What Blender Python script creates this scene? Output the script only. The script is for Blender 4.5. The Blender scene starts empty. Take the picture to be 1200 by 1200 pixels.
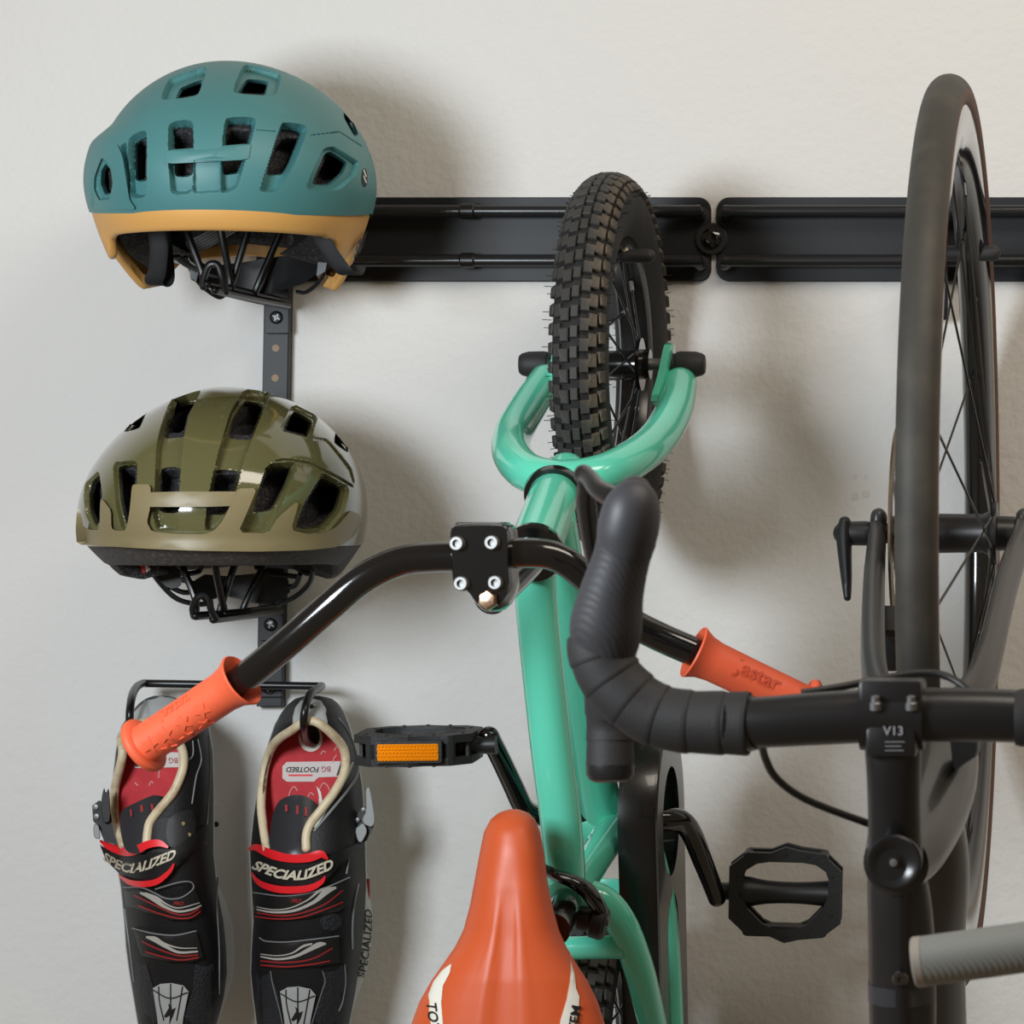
import bpy, bmesh, math, random
import numpy as np
from mathutils import Vector, Matrix
from mathutils.geometry import delaunay_2d_cdt

random.seed(7)
scene = bpy.context.scene
col = scene.collection

# ---------------------------------------------------------------- camera
FPX = 4500.0            # focal length in pixels of the 1200 px frame
X0, Y0 = 1450.0, 590.0  # principal point (the photograph is an off-centre crop)
DIST = 3.2              # camera to wall
ZC = 1.5                # camera height
cam_d = bpy.data.cameras.new('camera')
cam_d.sensor_width = 36.0
cam_d.lens = 36.0 * FPX / 1200.0
cam_d.shift_x = (600 - X0) / 1200.0
cam_d.shift_y = (Y0 - 600) / 1200.0
cam_d.clip_start = 0.05
cam_d.dof.use_dof = True
cam_d.dof.focus_distance = 2.98
cam_d.dof.aperture_fstop = 20.0
cam = bpy.data.objects.new('camera', cam_d)
cam.location = (0, -DIST, ZC)
cam.rotation_euler = (math.radians(90), 0, 0)
col.objects.link(cam)
scene.camera = cam

# ---------------------------------------------------------------- light
w = bpy.data.worlds.new('room_light')
scene.world = w
w.use_nodes = True
w.node_tree.nodes['Background'].inputs[0].default_value = (1.0, 0.76, 0.52, 1)
w.node_tree.nodes['Background'].inputs[1].default_value = 0.165

def area(name, loc, target, size, size_y, power, color):
    l = bpy.data.lights.new(name, 'AREA')
    l.shape = 'RECTANGLE'; l.size = size; l.size_y = size_y
    l.energy = power; l.color = color
    o = bpy.data.objects.new(name, l)
    o.location = loc
    o.rotation_euler = (Vector(target) - Vector(loc)).to_track_quat('-Z', 'Y').to_euler()
    col.objects.link(o)
    return o

area('side_window_light', (-1.06, -1.50, 1.70), (-0.66, 0, 1.38), 0.34, 0.34, 17.2, (0.87, 0.945, 1.0))
area('ceiling_light', (0.40, -1.05, 2.65), (0.0, 0, 1.60), 1.3, 0.40, 13.6, (1.0, 0.905, 0.78))
scene.view_settings.view_transform = 'Standard'
scene.view_settings.look = 'None'
scene.view_settings.exposure = 0.0
scene.view_settings.gamma = 1.0
scene.view_settings.use_curve_mapping = False

# ---------------------------------------------------------------- helpers
def P(px, py, d):
    """Point seen at photo pixel (px, py), d metres in front of the wall."""
    z = DIST - d
    return Vector(((px - X0) / FPX * z, -d, ZC + (Y0 - py) / FPX * z))

def px_of(co):
    co = np.asarray(co)
    z = co[..., 1] + DIST
    return X0 + co[..., 0] / z * FPX, Y0 - (co[..., 2] - ZC) / z * FPX

def lin(c):
    return tuple((x / 255 / 12.92) if x <= 10 else ((x / 255 + .055) / 1.055) ** 2.4 for x in c)

MATS = {}
def mat(name, rgb, rough=.5, metal=0., coat=0., bump=None, var=None, spec=.5, sheen=0., emit=None, trans=0.):
    """bump = (scale, distance); var = (scale, rgb2, lo, hi) noise colour variation."""
    if name in MATS: return MATS[name]
    m = bpy.data.materials.new(name); m.use_nodes = True
    nt = m.node_tree; b = nt.nodes['Principled BSDF']
    b.inputs['Base Color'].default_value = (*lin(rgb), 1)
    b.inputs['Roughness'].default_value = rough
    b.inputs['Metallic'].default_value = metal
    b.inputs['Coat Weight'].default_value = coat
    b.inputs['Coat Roughness'].default_value = .04
    b.inputs['Specular IOR Level'].default_value = spec
    if trans: b.inputs['Transmission Weight'].default_value = trans
    tc = nt.nodes.new('ShaderNodeTexCoord')
    if bump:
        n = nt.nodes.new('ShaderNodeTexNoise'); n.inputs['Scale'].default_value = bump[0]
        n.inputs['Detail'].default_value = 3
        bp = nt.nodes.new('ShaderNodeBump'); bp.inputs['Distance'].default_value = bump[1]
        bp.inputs['Strength'].default_value = 1.0
        nt.links.new(tc.outputs['Object'], n.inputs['Vector'])
        nt.links.new(n.outputs['Fac'], bp.inputs['Height'])
        nt.links.new(bp.outputs['Normal'], b.inputs['Normal'])
    if var:
        n = nt.nodes.new('ShaderNodeTexNoise'); n.inputs['Scale'].default_value = var[0]
        n.inputs['Detail'].default_value = 5
        mr = nt.nodes.new('ShaderNodeMapRange')
        mr.inputs['From Min'].default_value = var[2]; mr.inputs['From Max'].default_value = var[3]
        mx = nt.nodes.new('ShaderNodeMix'); mx.data_type = 'RGBA'
        mx.inputs['A'].default_value = (*lin(rgb), 1); mx.inputs['B'].default_value = (*lin(var[1]), 1)
        nt.links.new(tc.outputs['Object'], n.inputs['Vector'])
        nt.links.new(n.outputs['Fac'], mr.inputs['Value'])
        nt.links.new(mr.outputs['Result'], mx.inputs['Factor'])
        nt.links.new(mx.outputs['Result'], b.inputs['Base Color'])
    MATS[name] = m
    return m

def catmull(pts, k, closed=False):
    """pts: list of tuples (any dimension) -> resampled array."""
    A = np.array([list(p) for p in pts], float); n = len(A)
    if n < 3 or k <= 1: 
        return A
    out = []
    rng = range(n) if closed else range(n - 1)
    for i in rng:
        p1, p2 = A[i], A[(i + 1) % n]
        p0 = A[i - 1] if (closed or i > 0) else 2 * p1 - p2
        p3 = A[(i + 2) % n] if (closed or i < n - 2) else 2 * p2 - p1
        for j in range(k):
            t = j / k
            out.append(.5 * (2 * p1 + (p2 - p0) * t + (2 * p0 - 5 * p1 + 4 * p2 - p3) * t * t + (3 * p1 - p0 - 3 * p2 + p3) * t ** 3))
    if not closed: out.append(A[-1])
    return np.array(out)

class MB:
    def __init__(s): s.v = []; s.f = []
    def add(s, verts, faces):
        o = len(s.v)
        s.v += [tuple(map(float, v)) for v in verts]
        s.f += [tuple(i + o for i in f) for f in faces]
        return s
    def ring_loft(s, rings, closed=False, caps=True):
        n = len(rings[0]); V = [p for r in rings for p in r]; F = []
        m = len(rings)
        for i in range(m if closed else m - 1):
            a, b = i * n, ((i + 1) % m) * n
            for j in range(n):
                k = (j + 1) % n
                F.append((a + j, a + k, b + k, b + j))
        if caps and not closed:
            F.append(tuple(range(n - 1, -1, -1))); F.append(tuple((m - 1) * n + j for j in range(n)))
        return s.add(V, F)
    def tube(s, pts, r, n=16, k=6, r2=None, up=None, closed=False, caps=True, round_end=False):
        """pts: 3-D points; r (and r2 for an elliptic section) a number or one per point."""
        m = len(pts)
        rr = [r] * m if not hasattr(r, '__len__') else list(r)
        r2 = rr if r2 is None else ([r2] * m if not hasattr(r2, '__len__') else list(r2))
        A = catmull([(*p, a, b) for p, a, b in zip(pts, rr, r2)], k, closed)
        c = [Vector(a[:3]) for a in A]
        ra = [max(1e-5, a[3]) for a in A]; rb = [max(1e-5, a[4]) for a in A]
        M = len(c)
        tang = []
        for i in range(M):
            a = c[i - 1] if (i > 0 or closed) else c[i]
            b = c[(i + 1) % M] if (i < M - 1 or closed) else c[i]
            t = (b - a)
            tang.append(t.normalized() if t.length > 1e-9 else Vector((0, 0, 1)))
        u = Vector(up) if up is not None else (Vector((0, 0, 1)) if abs(tang[0].z) < .9 else Vector((1, 0, 0)))
        rings = []; N = (u - tang[0] * u.dot(tang[0])).normalized()
        for i in range(M):
            if up is not None:
                uu = Vector(up); N2 = uu - tang[i] * uu.dot(tang[i])
                if N2.length > .05: N = N2.normalized()
            N = (N - tang[i] * N.dot(tang[i])).normalized()
            B = tang[i].cross(N)
            rings.append((c[i], N.copy(), B, ra[i], rb[i], tang[i]))
        R = []
        def ring(cc, N, B, a, b): return [cc + N * (a * math.cos(2 * math.pi * j / n)) + B * (b * math.sin(2 * math.pi * j / n)) for j in range(n)]
        if round_end and not closed:
            cc, N, B, a, b, t = rings[0]
            for q in (85, 60, 35, 15): R.append(ring(cc - t * min(a, b) * math.sin(math.radians(q)), N, B, a * math.cos(math.radians(q)), b * math.cos(math.radians(q))))
        for cc, N, B, a, b, t in rings: R.append(ring(cc, N, B, a, b))
        if round_end and not closed:
            cc, N, B, a, b, t = rings[-1]
            for q in (15, 35, 60, 85): R.append(ring(cc + t * min(a, b) * math.sin(math.radians(q)), N, B, a * math.cos(math.radians(q)), b * math.cos(math.radians(q))))
        return s.ring_loft(R, closed, caps)
    def lathe(s, org, axis, prof, n=32, closed_prof=False, ref=None):
        """prof: list of (along axis, radius)."""
        ax = Vector(axis).normalized(); org = Vector(org)
        u = Vector(ref) if ref is not None else (Vector((0, 0, 1)) if abs(ax.z) < .9 else Vector((1, 0, 0)))
        N = (u - ax * u.dot(ax)).normalized(); B = ax.cross(N)
        R = [[org + ax * h + (N * math.cos(2 * math.pi * j / n) + B * math.sin(2 * math.pi * j / n)) * max(r, 1e-5) for j in range(n)] for h, r in prof]
        return s.ring_loft(R, closed_prof, caps=not closed_prof)
    def box(s, c, size, rot=None, bev=0.0):
        bm = bmesh.new(); bmesh.ops.create_cube(bm, size=1)
        for v in bm.verts: v.co = Vector((v.co.x * size[0], v.co.y * size[1], v.co.z * size[2]))
        if bev: bmesh.ops.bevel(bm, geom=bm.edges[:], offset=bev, segments=2, affect='EDGES', profile=.5)
        M = rot if rot is not None else Matrix.Identity(3)
        bm.verts.index_update()
        vs = [M @ v.co + Vector(c) for v in bm.verts]; fs = [[v.index for v in f.verts] for f in bm.faces]
        bm.free(); return s.add(vs, fs)
    def prism(s, poly, front, back, bev=0.0, bevd=0.0):
        """poly 2-D; front/back: functions (x, y) -> point. Bevelled front edge."""
        poly = [tuple(p) for p in poly]; n = len(poly)
        rings = [[back(*p) for p in poly], None]
        if bev:
            ins = inset(poly, bev)
            fr = [front(*p) for p in poly]; bk = rings[0]
            rings = [bk, [f + (b - f).normalized() * bevd for f, b in zip(fr, bk)], [front(*p) for p in ins]]
        else: rings[1] = [front(*p) for p in poly]
        V = [p for r in rings for p in r]; F = []; m = len(rings)
        for i in range(m - 1):
            for j in range(n):
                k = (j + 1) % n
                F.append((i * n + j, i * n + k, (i + 1) * n + k, (i + 1) * n + j))
        F.append(tuple(range(n - 1, -1, -1))); F.append(tuple((m - 1) * n + j for j in range(n)))
        return s.add(V, F)
    def build(s, name, material, parent=None, angle=35, smooth=True, local=False, fix=True):
        me = bpy.data.meshes.new(name)
        me.from_pydata(s.v, [], s.f); me.validate()
        if fix:
            bm = bmesh.new(); bm.from_mesh(me)
            bmesh.ops.recalc_face_normals(bm, faces=bm.faces); bm.to_mesh(me); bm.free()
        if smooth:
            me.polygons.foreach_set('use_smooth', [True] * len(me.polygons))
            me.set_sharp_from_angle(angle=math.radians(angle))
        me.materials.append(material)
        return link(name, me, parent, local)

WORLD = {}
def wpos(o):
    p = Vector((0, 0, 0))
    while o: p = p + o.location; o = o.parent
    return p
def link(name, me, parent=None, local=False):
    o = bpy.data.objects.new(name, me); col.objects.link(o)
    if parent is not None:
        o.parent = parent
        if not local: o.location = -wpos(parent)
    elif me is not None and not local:      # top-level mesh: origin at its own middle
        n = len(me.vertices); co = np.empty(n * 3); me.vertices.foreach_get('co', co); co = co.reshape(-1, 3)
        c = (co.min(0) + co.max(0)) / 2
        me.vertices.foreach_set('co', (co - c).ravel()); o.location = c
    return o
def thing(name, loc, label, cat, group=None):
    o = bpy.data.objects.new(name, None); col.objects.link(o); o.location = loc
    o.empty_display_size = .02
    return tag(o, label, cat, group)
def tag(o, label, cat, group=None):
    o['label'] = label; o['category'] = cat
    if group: o['group'] = group
    return o
def struct(o): o['kind'] = 'structure'; return o
def stuff(o): o['kind'] = 'stuff'; return o

def inset(poly, a):
    n = len(poly); out = []
    A = sum(poly[i][0] * poly[(i + 1) % n][1] - poly[(i + 1) % n][0] * poly[i][1] for i in range(n))
    sg = 1 if A > 0 else -1
    for i in range(n):
        p0, p1, p2 = [np.array(poly[(i + k) % n], float) for k in (-1, 0, 1)]
        e1 = p1 - p0; e2 = p2 - p1
        e1 /= max(np.linalg.norm(e1), 1e-9); e2 /= max(np.linalg.norm(e2), 1e-9)
        n1 = np.array((-e1[1], e1[0])) * sg; n2 = np.array((-e2[1], e2[0])) * sg
        b = n1 + n2; L = np.linalg.norm(b)
        if L < 1e-6: out.append(tuple(p1 + n1 * a)); continue
        b /= L; out.append(tuple(p1 + b * a / max(.5, b.dot(n1))))
    return out
def chaikin(poly, it=2, q=.2, closed=True):
    P_ = [np.array(p, float) for p in poly]
    for _ in range(it):
        out = []; n = len(P_)
        for i in range(n):
            a, b = P_[i], P_[(i + 1) % n]
            out += [a + (b - a) * q, b + (a - b) * q]
        P_ = out; q = .25
    return [tuple(p) for p in P_]
def rrect(x0, y0, x1, y1, r, k=4):
    out = []
    for cx, cy, a0 in ((x1 - r, y0 + r, -90), (x1 - r, y1 - r, 0), (x0 + r, y1 - r, 90), (x0 + r, y0 + r, 180)):
        for i in range(k + 1):
            a = math.radians(a0 + 90 * i / k); out.append((cx + r * math.cos(a), cy + r * math.sin(a)))
    return out
def ell(cx, cy, rx, ry=None, n=24, rot=0):
    ry = rx if ry is None else ry; c, s_ = math.cos(rot), math.sin(rot)
    return [(cx + rx * math.cos(t) * c - ry * math.sin(t) * s_, cy + rx * math.cos(t) * s_ + ry * math.sin(t) * c) for t in [2 * math.pi * i / n for i in range(n)]]

def sdf(pts, poly):
    """signed distance (negative inside) of Nx2 points to a polygon."""
    pts = np.asarray(pts, float); d = np.full(len(pts), 1e9); ins = np.zeros(len(pts), bool)
    poly = [np.array(p, float) for p in poly]; n = len(poly)
    for i in range(n):
        a, b = poly[i], poly[(i + 1) % n]; e = b - a; L = max(e @ e, 1e-12)
        t = np.clip(((pts - a) @ e) / L, 0, 1)
        q = pts - a - t[:, None] * e
        d = np.minimum(d, np.einsum('ij,ij->i', q, q))
        c = ((a[1] > pts[:, 1]) != (b[1] > pts[:, 1]))
        xi = a[0] + (pts[:, 1] - a[1]) / (b[1] - a[1] if abs(b[1] - a[1]) > 1e-12 else 1e-12) * e[0]
        ins ^= c & (pts[:, 0] < xi)
    return np.where(ins, -1, 1) * np.sqrt(d)
def sstep(a, b, x):
    t = np.clip((np.asarray(x, float) - a) / (b - a), 0, 1); return t * t * (3 - 2 * t)

def sheet(mb, poly, fn, thick=.0015, step=6.0, holes=()):
    """solid sheet: 2-D outline triangulated with inner points; fn(x, y, off) -> 3-D point, off lifts it from its surface."""
    loops = [list(poly)] + [list(h) for h in holes]
    V = []; E = []; 
    for lp in loops:
        o = len(V); n = len(lp); V += [Vector((p[0], p[1])) for p in lp]
        E += [(o + i, o + (i + 1) % n) for i in range(n)]
    xs = [p[0] for p in poly]; ys = [p[1] for p in poly]
    gx = np.arange(min(xs) + step / 2, max(xs), step); gy = np.arange(min(ys) + step / 2, max(ys), step)
    if len(gx) and len(gy):
        g = np.array([(x, y) for x in gx for y in gy])
        m = sdf(g, poly) < -step * .35
        for h in holes: m &= sdf(g, h) > step * .35
        V += [Vector(p) for p in g[m]]
    res = delaunay_2d_cdt(V, E, [], 1, 1e-6)
    ov, oe, of = res[0], res[1], res[2]
    pts = [(v.x, v.y) for v in ov]
    if holes and of:
        cen = np.array([np.mean([pts[i] for i in f], axis=0) for f in of])
        keep = np.ones(len(of), bool)
        for h in holes: keep &= sdf(cen, h) > 0
        of = [f for f, k in zip(of, keep) if k]
    top = [fn(x, y, thick) for x, y in pts]; bot = [fn(x, y, 0.0) for x, y in pts]
    n = len(pts); F = [tuple(f) for f in of] + [tuple(i + n for i in reversed(f)) for f in of]
    cnt = {}
    for f in of:
        for i in range(len(f)):
            e = (f[i], f[(i + 1) % len(f)]); cnt[e] = cnt.get(e, 0) + 1
    for (a, b) in list(cnt):
        if (b, a) not in cnt: F.append((b, a, a + n, b + n))
    return mb.add(top + bot, F)

def text_tris(txt, size=1.0, shear=0.0, bold=0.0, space=1.0):
    cu = bpy.data.curves.new('lettering', 'FONT'); cu.body = txt; cu.size = size; cu.shear = shear
    cu.offset = bold; cu.space_character = space; cu.align_x = 'CENTER'; cu.align_y = 'CENTER'; cu.resolution_u = 3
    o = bpy.data.objects.new('lettering', cu); col.objects.link(o)
    dg = bpy.context.evaluated_depsgraph_get()
    me = bpy.data.meshes.new_from_object(o.evaluated_get(dg))
    v = [(a.co.x, a.co.y) for a in me.vertices]; f = [tuple(p.vertices) for p in me.polygons]
    bpy.data.objects.remove(o); bpy.data.curves.remove(cu); bpy.data.meshes.remove(me)
    return v, f
def text_on(mb, txt, fn, size, **kw):
    v, f = text_tris(txt, size, **kw)
    mb.add([fn(x, y) for x, y in v], f); return mb

# ---------------------------------------------------------------- materials
BLK_POWDER = mat('black powder coated steel', (24, 26, 31), .48, bump=(900, .00008), spec=.38)
BLK_GLOSS = mat('gloss black paint', (16, 16, 17), .16, coat=.6)
BLK_WIRE = mat('black vinyl coated wire', (18, 18, 20), .32)
BLK_PLASTIC = mat('black moulded plastic', (30, 31, 33), .45, bump=(700, .0001))
BLK_RUBBER = mat('black rubber', (38, 38, 40), .62)
CHROME = mat('chrome', (128, 128, 128), .48, metal=.7)
CHROME_WARM = mat('polished bolt head', (190, 160, 135), .22, metal=1.)
MINT = mat('mint green gloss paint', (96, 212, 182), .22, coat=.9)
ORANGE_RUBBER = mat('orange rubber', (232, 98, 62), .55)
ORANGE_VINYL = mat('orange vinyl', (206, 88, 44), .42, bump=(2600, .00005))
WHITE_PRINT = mat('off white print', (232, 228, 216), .55)
BLACK_PRINT = mat('black print', (22, 20, 20), .55)

# ---------------------------------------------------------------- wall
wm = mat('orange peel painted plaster', (221, 220, 218), .75, spec=.25)
nt = wm.node_tree; b = nt.nodes['Principled BSDF']
tc = nt.nodes.new('ShaderNodeTexCoord')
n1 = nt.nodes.new('ShaderNodeTexNoise'); n1.inputs['Scale'].default_value = 150; n1.inputs['Detail'].default_value = 2.5
n2 = nt.nodes.new('ShaderNodeTexNoise'); n2.inputs['Scale'].default_value = 45; n2.inputs['Detail'].default_value = 1
ad = nt.nodes.new('ShaderNodeMath'); ad.operation = 'ADD'
bp = nt.nodes.new('ShaderNodeBump'); bp.inputs['Distance'].default_value = .0010; bp.inputs['Strength'].default_value = .8
nt.links.new(tc.outputs['Object'], n1.inputs['Vector']); nt.links.new(tc.outputs['Object'], n2.inputs['Vector'])
nt.links.new(n1.outputs['Fac'], ad.inputs[0]); nt.links.new(n2.outputs['Fac'], ad.inputs[1])
nt.links.new(ad.outputs[0], bp.inputs['Height']); nt.links.new(bp.outputs['Normal'], b.inputs['Normal'])
mb = MB(); mb.box((0, .06, 1.4), (6, .12, 2.8))
wall = struct(mb.build('wall_back', wm, smooth=False))
# nail hole and faint scuffs on the paint
mb = MB(); mb.lathe(P(253, 966, .0006), (0, -1, 0), [(-.0004, .0024), (.0004, .0022), (.0006, .0008)], 12)
mb.build('nail_head', BLK_PRINT if False else BLACK_PRINT, wall)
SCUFF = mat('grey scuff on paint', (211, 208, 204), .8)
for q in ((1000, 556, 1004, 562), (1013, 556, 1016, 562), (998, 577, 1006, 586), (1010, 575, 1019, 583)):
    mb = MB(); sheet(mb, rrect(*q, 1.5), lambda x, y, o: P(x, y, .0002 + o), .0003, 5)
    mb.build('scuff_mark', SCUFF, wall, smooth=False)

# ---------------------------------------------------------------- rails
def rail(xa, xb, label, rod_ends, clips=()):
    t = thing('wall_rail', P((xa + xb) / 2, 330, .002), label, 'rail', 'steel storage rails on the wall')
    mb = MB()
    mb.prism(rrect(xa, 231, xb, 330, 15, 6), lambda x, y: P(x, y, .004), lambda x, y: P(x, y, .004) + Vector((0, .004, 0)), 1.2, .001)
    mb.build('back_plate', BLK_POWDER, t)
    for y in (247.5, 305.5):
        a, b_ = rod_ends
        mb = MB()
        pts = [P(a + 2, y + 7, .003), P(a + 2, y + 5, .010), P(a + 8, y, .0165), P(a + 20, y, .017), P((a + b_) / 2, y, .017), P(b_ - 20, y, .017), P(b_ - 8, y, .0165), P(b_ - 2, y + 5, .010), P(b_ - 2, y + 7, .003)]
        mb.tube(pts, .0052, 14, 5)
        mb.build('rod', BLK_GLOSS if False else mat('satin black rod', (30, 31, 34), .28), t)
        for x in rod_ends:
            mb = MB(); xx = x + (2 if x == a else -2)
            mb.lathe(P(xx, y + 6, .0042), (0, -1, 0), [(-.002, .0085), (.0006, .0085), (.0008, .0075)], 24)
            mb.build('rod_socket', mat('black recess shade', (14, 14, 15), .6), t)  # black disc paints in the shade of the recess at each rod foot
        for x in clips:
            mb = MB(); mb.tube([P(x - 9, y, .017), P(x - 7, y, .017), P(x + 7, y, .017), P(x + 9, y, .017)], [.0055, .0066, .0066, .0055], 14, 1)
            mb.build('clip', mat('black clip', (18, 18, 19), .35), t)
    return t
rail(300, 833, 'black steel wall rail running behind the teal helmet to the small bicycle', (318, 822), (548,))
rail(839.5, 1420, 'black steel wall rail behind the tall road bicycle wheel', (849, 1408))
t = thing('joint_screw', P(834, 280, .004), 'round black screw and washer joining the two wall rails', 'screw')
mb = MB(); mb.lathe(P(834, 280, .0052), (0, -1, 0), [(-.001, .0135), (.001, .0135), (.0018, .0125)], 36); mb.build('washer', BLK_PLASTIC, t)
mb = MB(); mb.lathe(P(834, 279, .007), (0, -1, 0), [(0, .0085), (.003, .008), (.0045, .006), (.005, .0045), (.0035, .0042), (.003, 0)], 28); mb.build('screw_head', BLK_GLOSS, t)

# bicycle hooks (angled arms coming out of the rail)
def bike_hook(pe, ptip, label, r):
    t = thing('bicycle_hook', P(pe[0], 280, .02), label, 'hook', 'rubber coated bicycle hooks on the rails')
    el = P(*pe)
    base = Vector((el.x, -.022, el.z))
    mb = MB(); mb.box(base + Vector((0, .0, -.004)), (.022, .006, .085), bev=.002); mb.build('hook_plate', BLK_POWDER, t)
    mb = MB(); mb.tube([base, base * .5 + el * .5, el + Vector((0, .012, 0)), el + Vector((.004, .002, 0)), el + Vector((.014, 0, 0)), el * .4 + P(*ptip) * .6, P(*ptip)], r, 16, 5, round_end=True)
    mb.build('hook_arm', BLK_RUBBER, t)
bike_hook((682, 300, .148), (760, 300, .148), 'black coated hook holding up the front wheel of the mint bicycle', .0055)
bike_hook((1080, 297, .155), (1164, 297, .155), 'black coated hook holding up the rim of the road wheel', .0062)

# accessory strip with helmet and shoe hooks
t = thing('accessory_strip', P(319, 828, .002), 'narrow vertical black steel strip below the rail, behind the helmets', 'bracket')
def sx(y): return 325.5 - (y - 330) * .0185       # slight lean of the strip
mb = MB()
front = [(sx(320) - 16, 320), (sx(320) + 14, 320), (sx(828) + 14, 828), (sx(828) - 16, 828)]
mb.prism(front, lambda x, y: P(x, y, .012), lambda x, y: Vector((P(x, y, .012).x, 0, P(x, y, .012).z)), 1, .0008)
mb.build('channel', BLK_POWDER, t, smooth=False)
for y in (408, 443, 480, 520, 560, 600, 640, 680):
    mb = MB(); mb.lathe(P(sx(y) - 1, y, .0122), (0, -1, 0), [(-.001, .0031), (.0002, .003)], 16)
    mb.build('shaded_hole', mat('shaded wall colour seen through a hole', (150, 128, 106), .7), t)  # disc in wall colour darkened by painted shade stands for each open hole

HOOKW = BLK_WIRE
def cross_screw(t, x, y, d):
    mb = MB(); mb.lathe(P(x, y, d), (0, -1, 0), [(-.001, .0056), (.0012, .0054), (.0028, .0042), (.0033, .002)], 24); s = mb.build('screw', mat('dark screw', (26, 26, 28), .25), t)
    mb = MB()
    for a in (.5, .5 + math.pi / 2):
        mb.box(P(x, y, d + .0034), (.0065, .0004, .0010), Matrix.Rotation(a, 3, 'Y'))
    mb.build('screw_slot', mat('worn slot', (120, 120, 120), .45, metal=.6), s)
def helmet_hook(oy, ox, wires, rods, loop, label):
    t = thing('helmet_hook', P(325 + ox, oy, .014), label, 'hook', 'wire helmet hooks on the strip')
    y0, y1 = oy - 34, oy + 46
    mb = MB(); mb.prism(rrect(sx(y0) - 16, y0, sx(y1) + 14, y1, 3), lambda x, y: P(x, y, .0165), lambda x, y: P(x, y, .0165) + Vector((0, .004, 0)), .8, .0008)
    mb.build('hook_plate', BLK_POWDER, t)
    cross_screw(t, sx(oy) - 1.5, oy + 27, .0168)
    for w_ in wires:
        mb = MB(); mb.tube([P(*p) for p in w_], .0029, 10, 5, round_end=True); mb.build('wire', HOOKW, t)
    for w_ in rods:
        mb = MB(); mb.tube([P(*p) for p in w_], .0033, 10, 4, round_end=True); mb.build('rod', HOOKW, t)
    mb = MB(); mb.tube([P(*p) for p in loop], .0028, 10, 6, round_end=True); mb.build('front_loop', HOOKW, t)
helmet_hook(345, 0,
    [[(240, 334, .205), (236, 317, .205), (217, 265, .2), (210, 225, .19), (216, 190, .17)],
     [(271, 338, .155), (268, 317, .157), (258, 264, .165), (256, 215, .165)],
     [(269, 338, .15), (274, 325, .15), (292, 264, .145), (304, 215, .14)],
     [(298, 346, .10), (306, 325, .1), (333, 262, .095), (348, 220, .09)]],
    [[(243, 333, .21), (290, 343, .11), (335, 354, .022)], [(252, 340, .205), (300, 351, .11), (337, 358, .022)]],
    [(238, 336, .208), (239, 325, .21), (244, 312, .212), (250, 309, .212), (256, 312, .212), (261, 328, .21), (265, 342, .205)],
    'black wire hook on the strip holding up the teal helmet')
helmet_hook(705, -7,
    [[(230, 722, .205), (228, 699, .205), (213, 662, .2), (205, 625, .19), (212, 590, .17)],
     [(264, 719, .155), (262, 712, .155), (252, 662, .165), (250, 620, .165)],
     [(257, 719, .15), (260, 708, .15), (275, 662, .145), (288, 620, .14)],
     [(284, 718, .10), (288, 706, .1), (308, 664, .095), (322, 620, .09)]],
    [[(229, 722, .21), (280, 718, .11), (326, 712, .022)], [(250, 726, .205), (290, 721, .11), (328, 716, .022)]],
    [(227, 722, .208), (226, 712, .21), (231, 701, .212), (238, 697, .212), (244, 702, .212), (248, 716, .21), (253, 725, .205)],
    'black wire hook on the strip holding up the olive helmet')

t = thing('shoe_hook', P(318, 815, .014), 'black wire double hook at the foot of the strip, carrying the shoes', 'hook')
mb = MB(); mb.prism(rrect(sx(800) - 16, 770, sx(800) + 14, 817, 3), lambda x, y: P(x, y, .0165), lambda x, y: P(x, y, .0165) + Vector((0, .004, 0)), .8, .0008); mb.build('hook_plate', BLK_POWDER, t)
cross_screw(t, sx(800) - 1, 806, .0168)
mb = MB(); mb.tube([P(*p) for p in ((168, 884, .082), (156, 866, .108), (152, 845, .135), (153.5, 822, .125), (158, 808, .085), (166, 801.5, .045), (180, 801, .034), (270, 802.5, .030), (366, 804, .032), (376, 804, .038), (374, 806, .075), (364, 813, .118), (358, 828, .138), (356, 848, .136), (358, 866, .10), (366, 872, .082))], .0033, 12, 6, round_end=True)
mb.build('wire', HOOKW, t)
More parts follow.
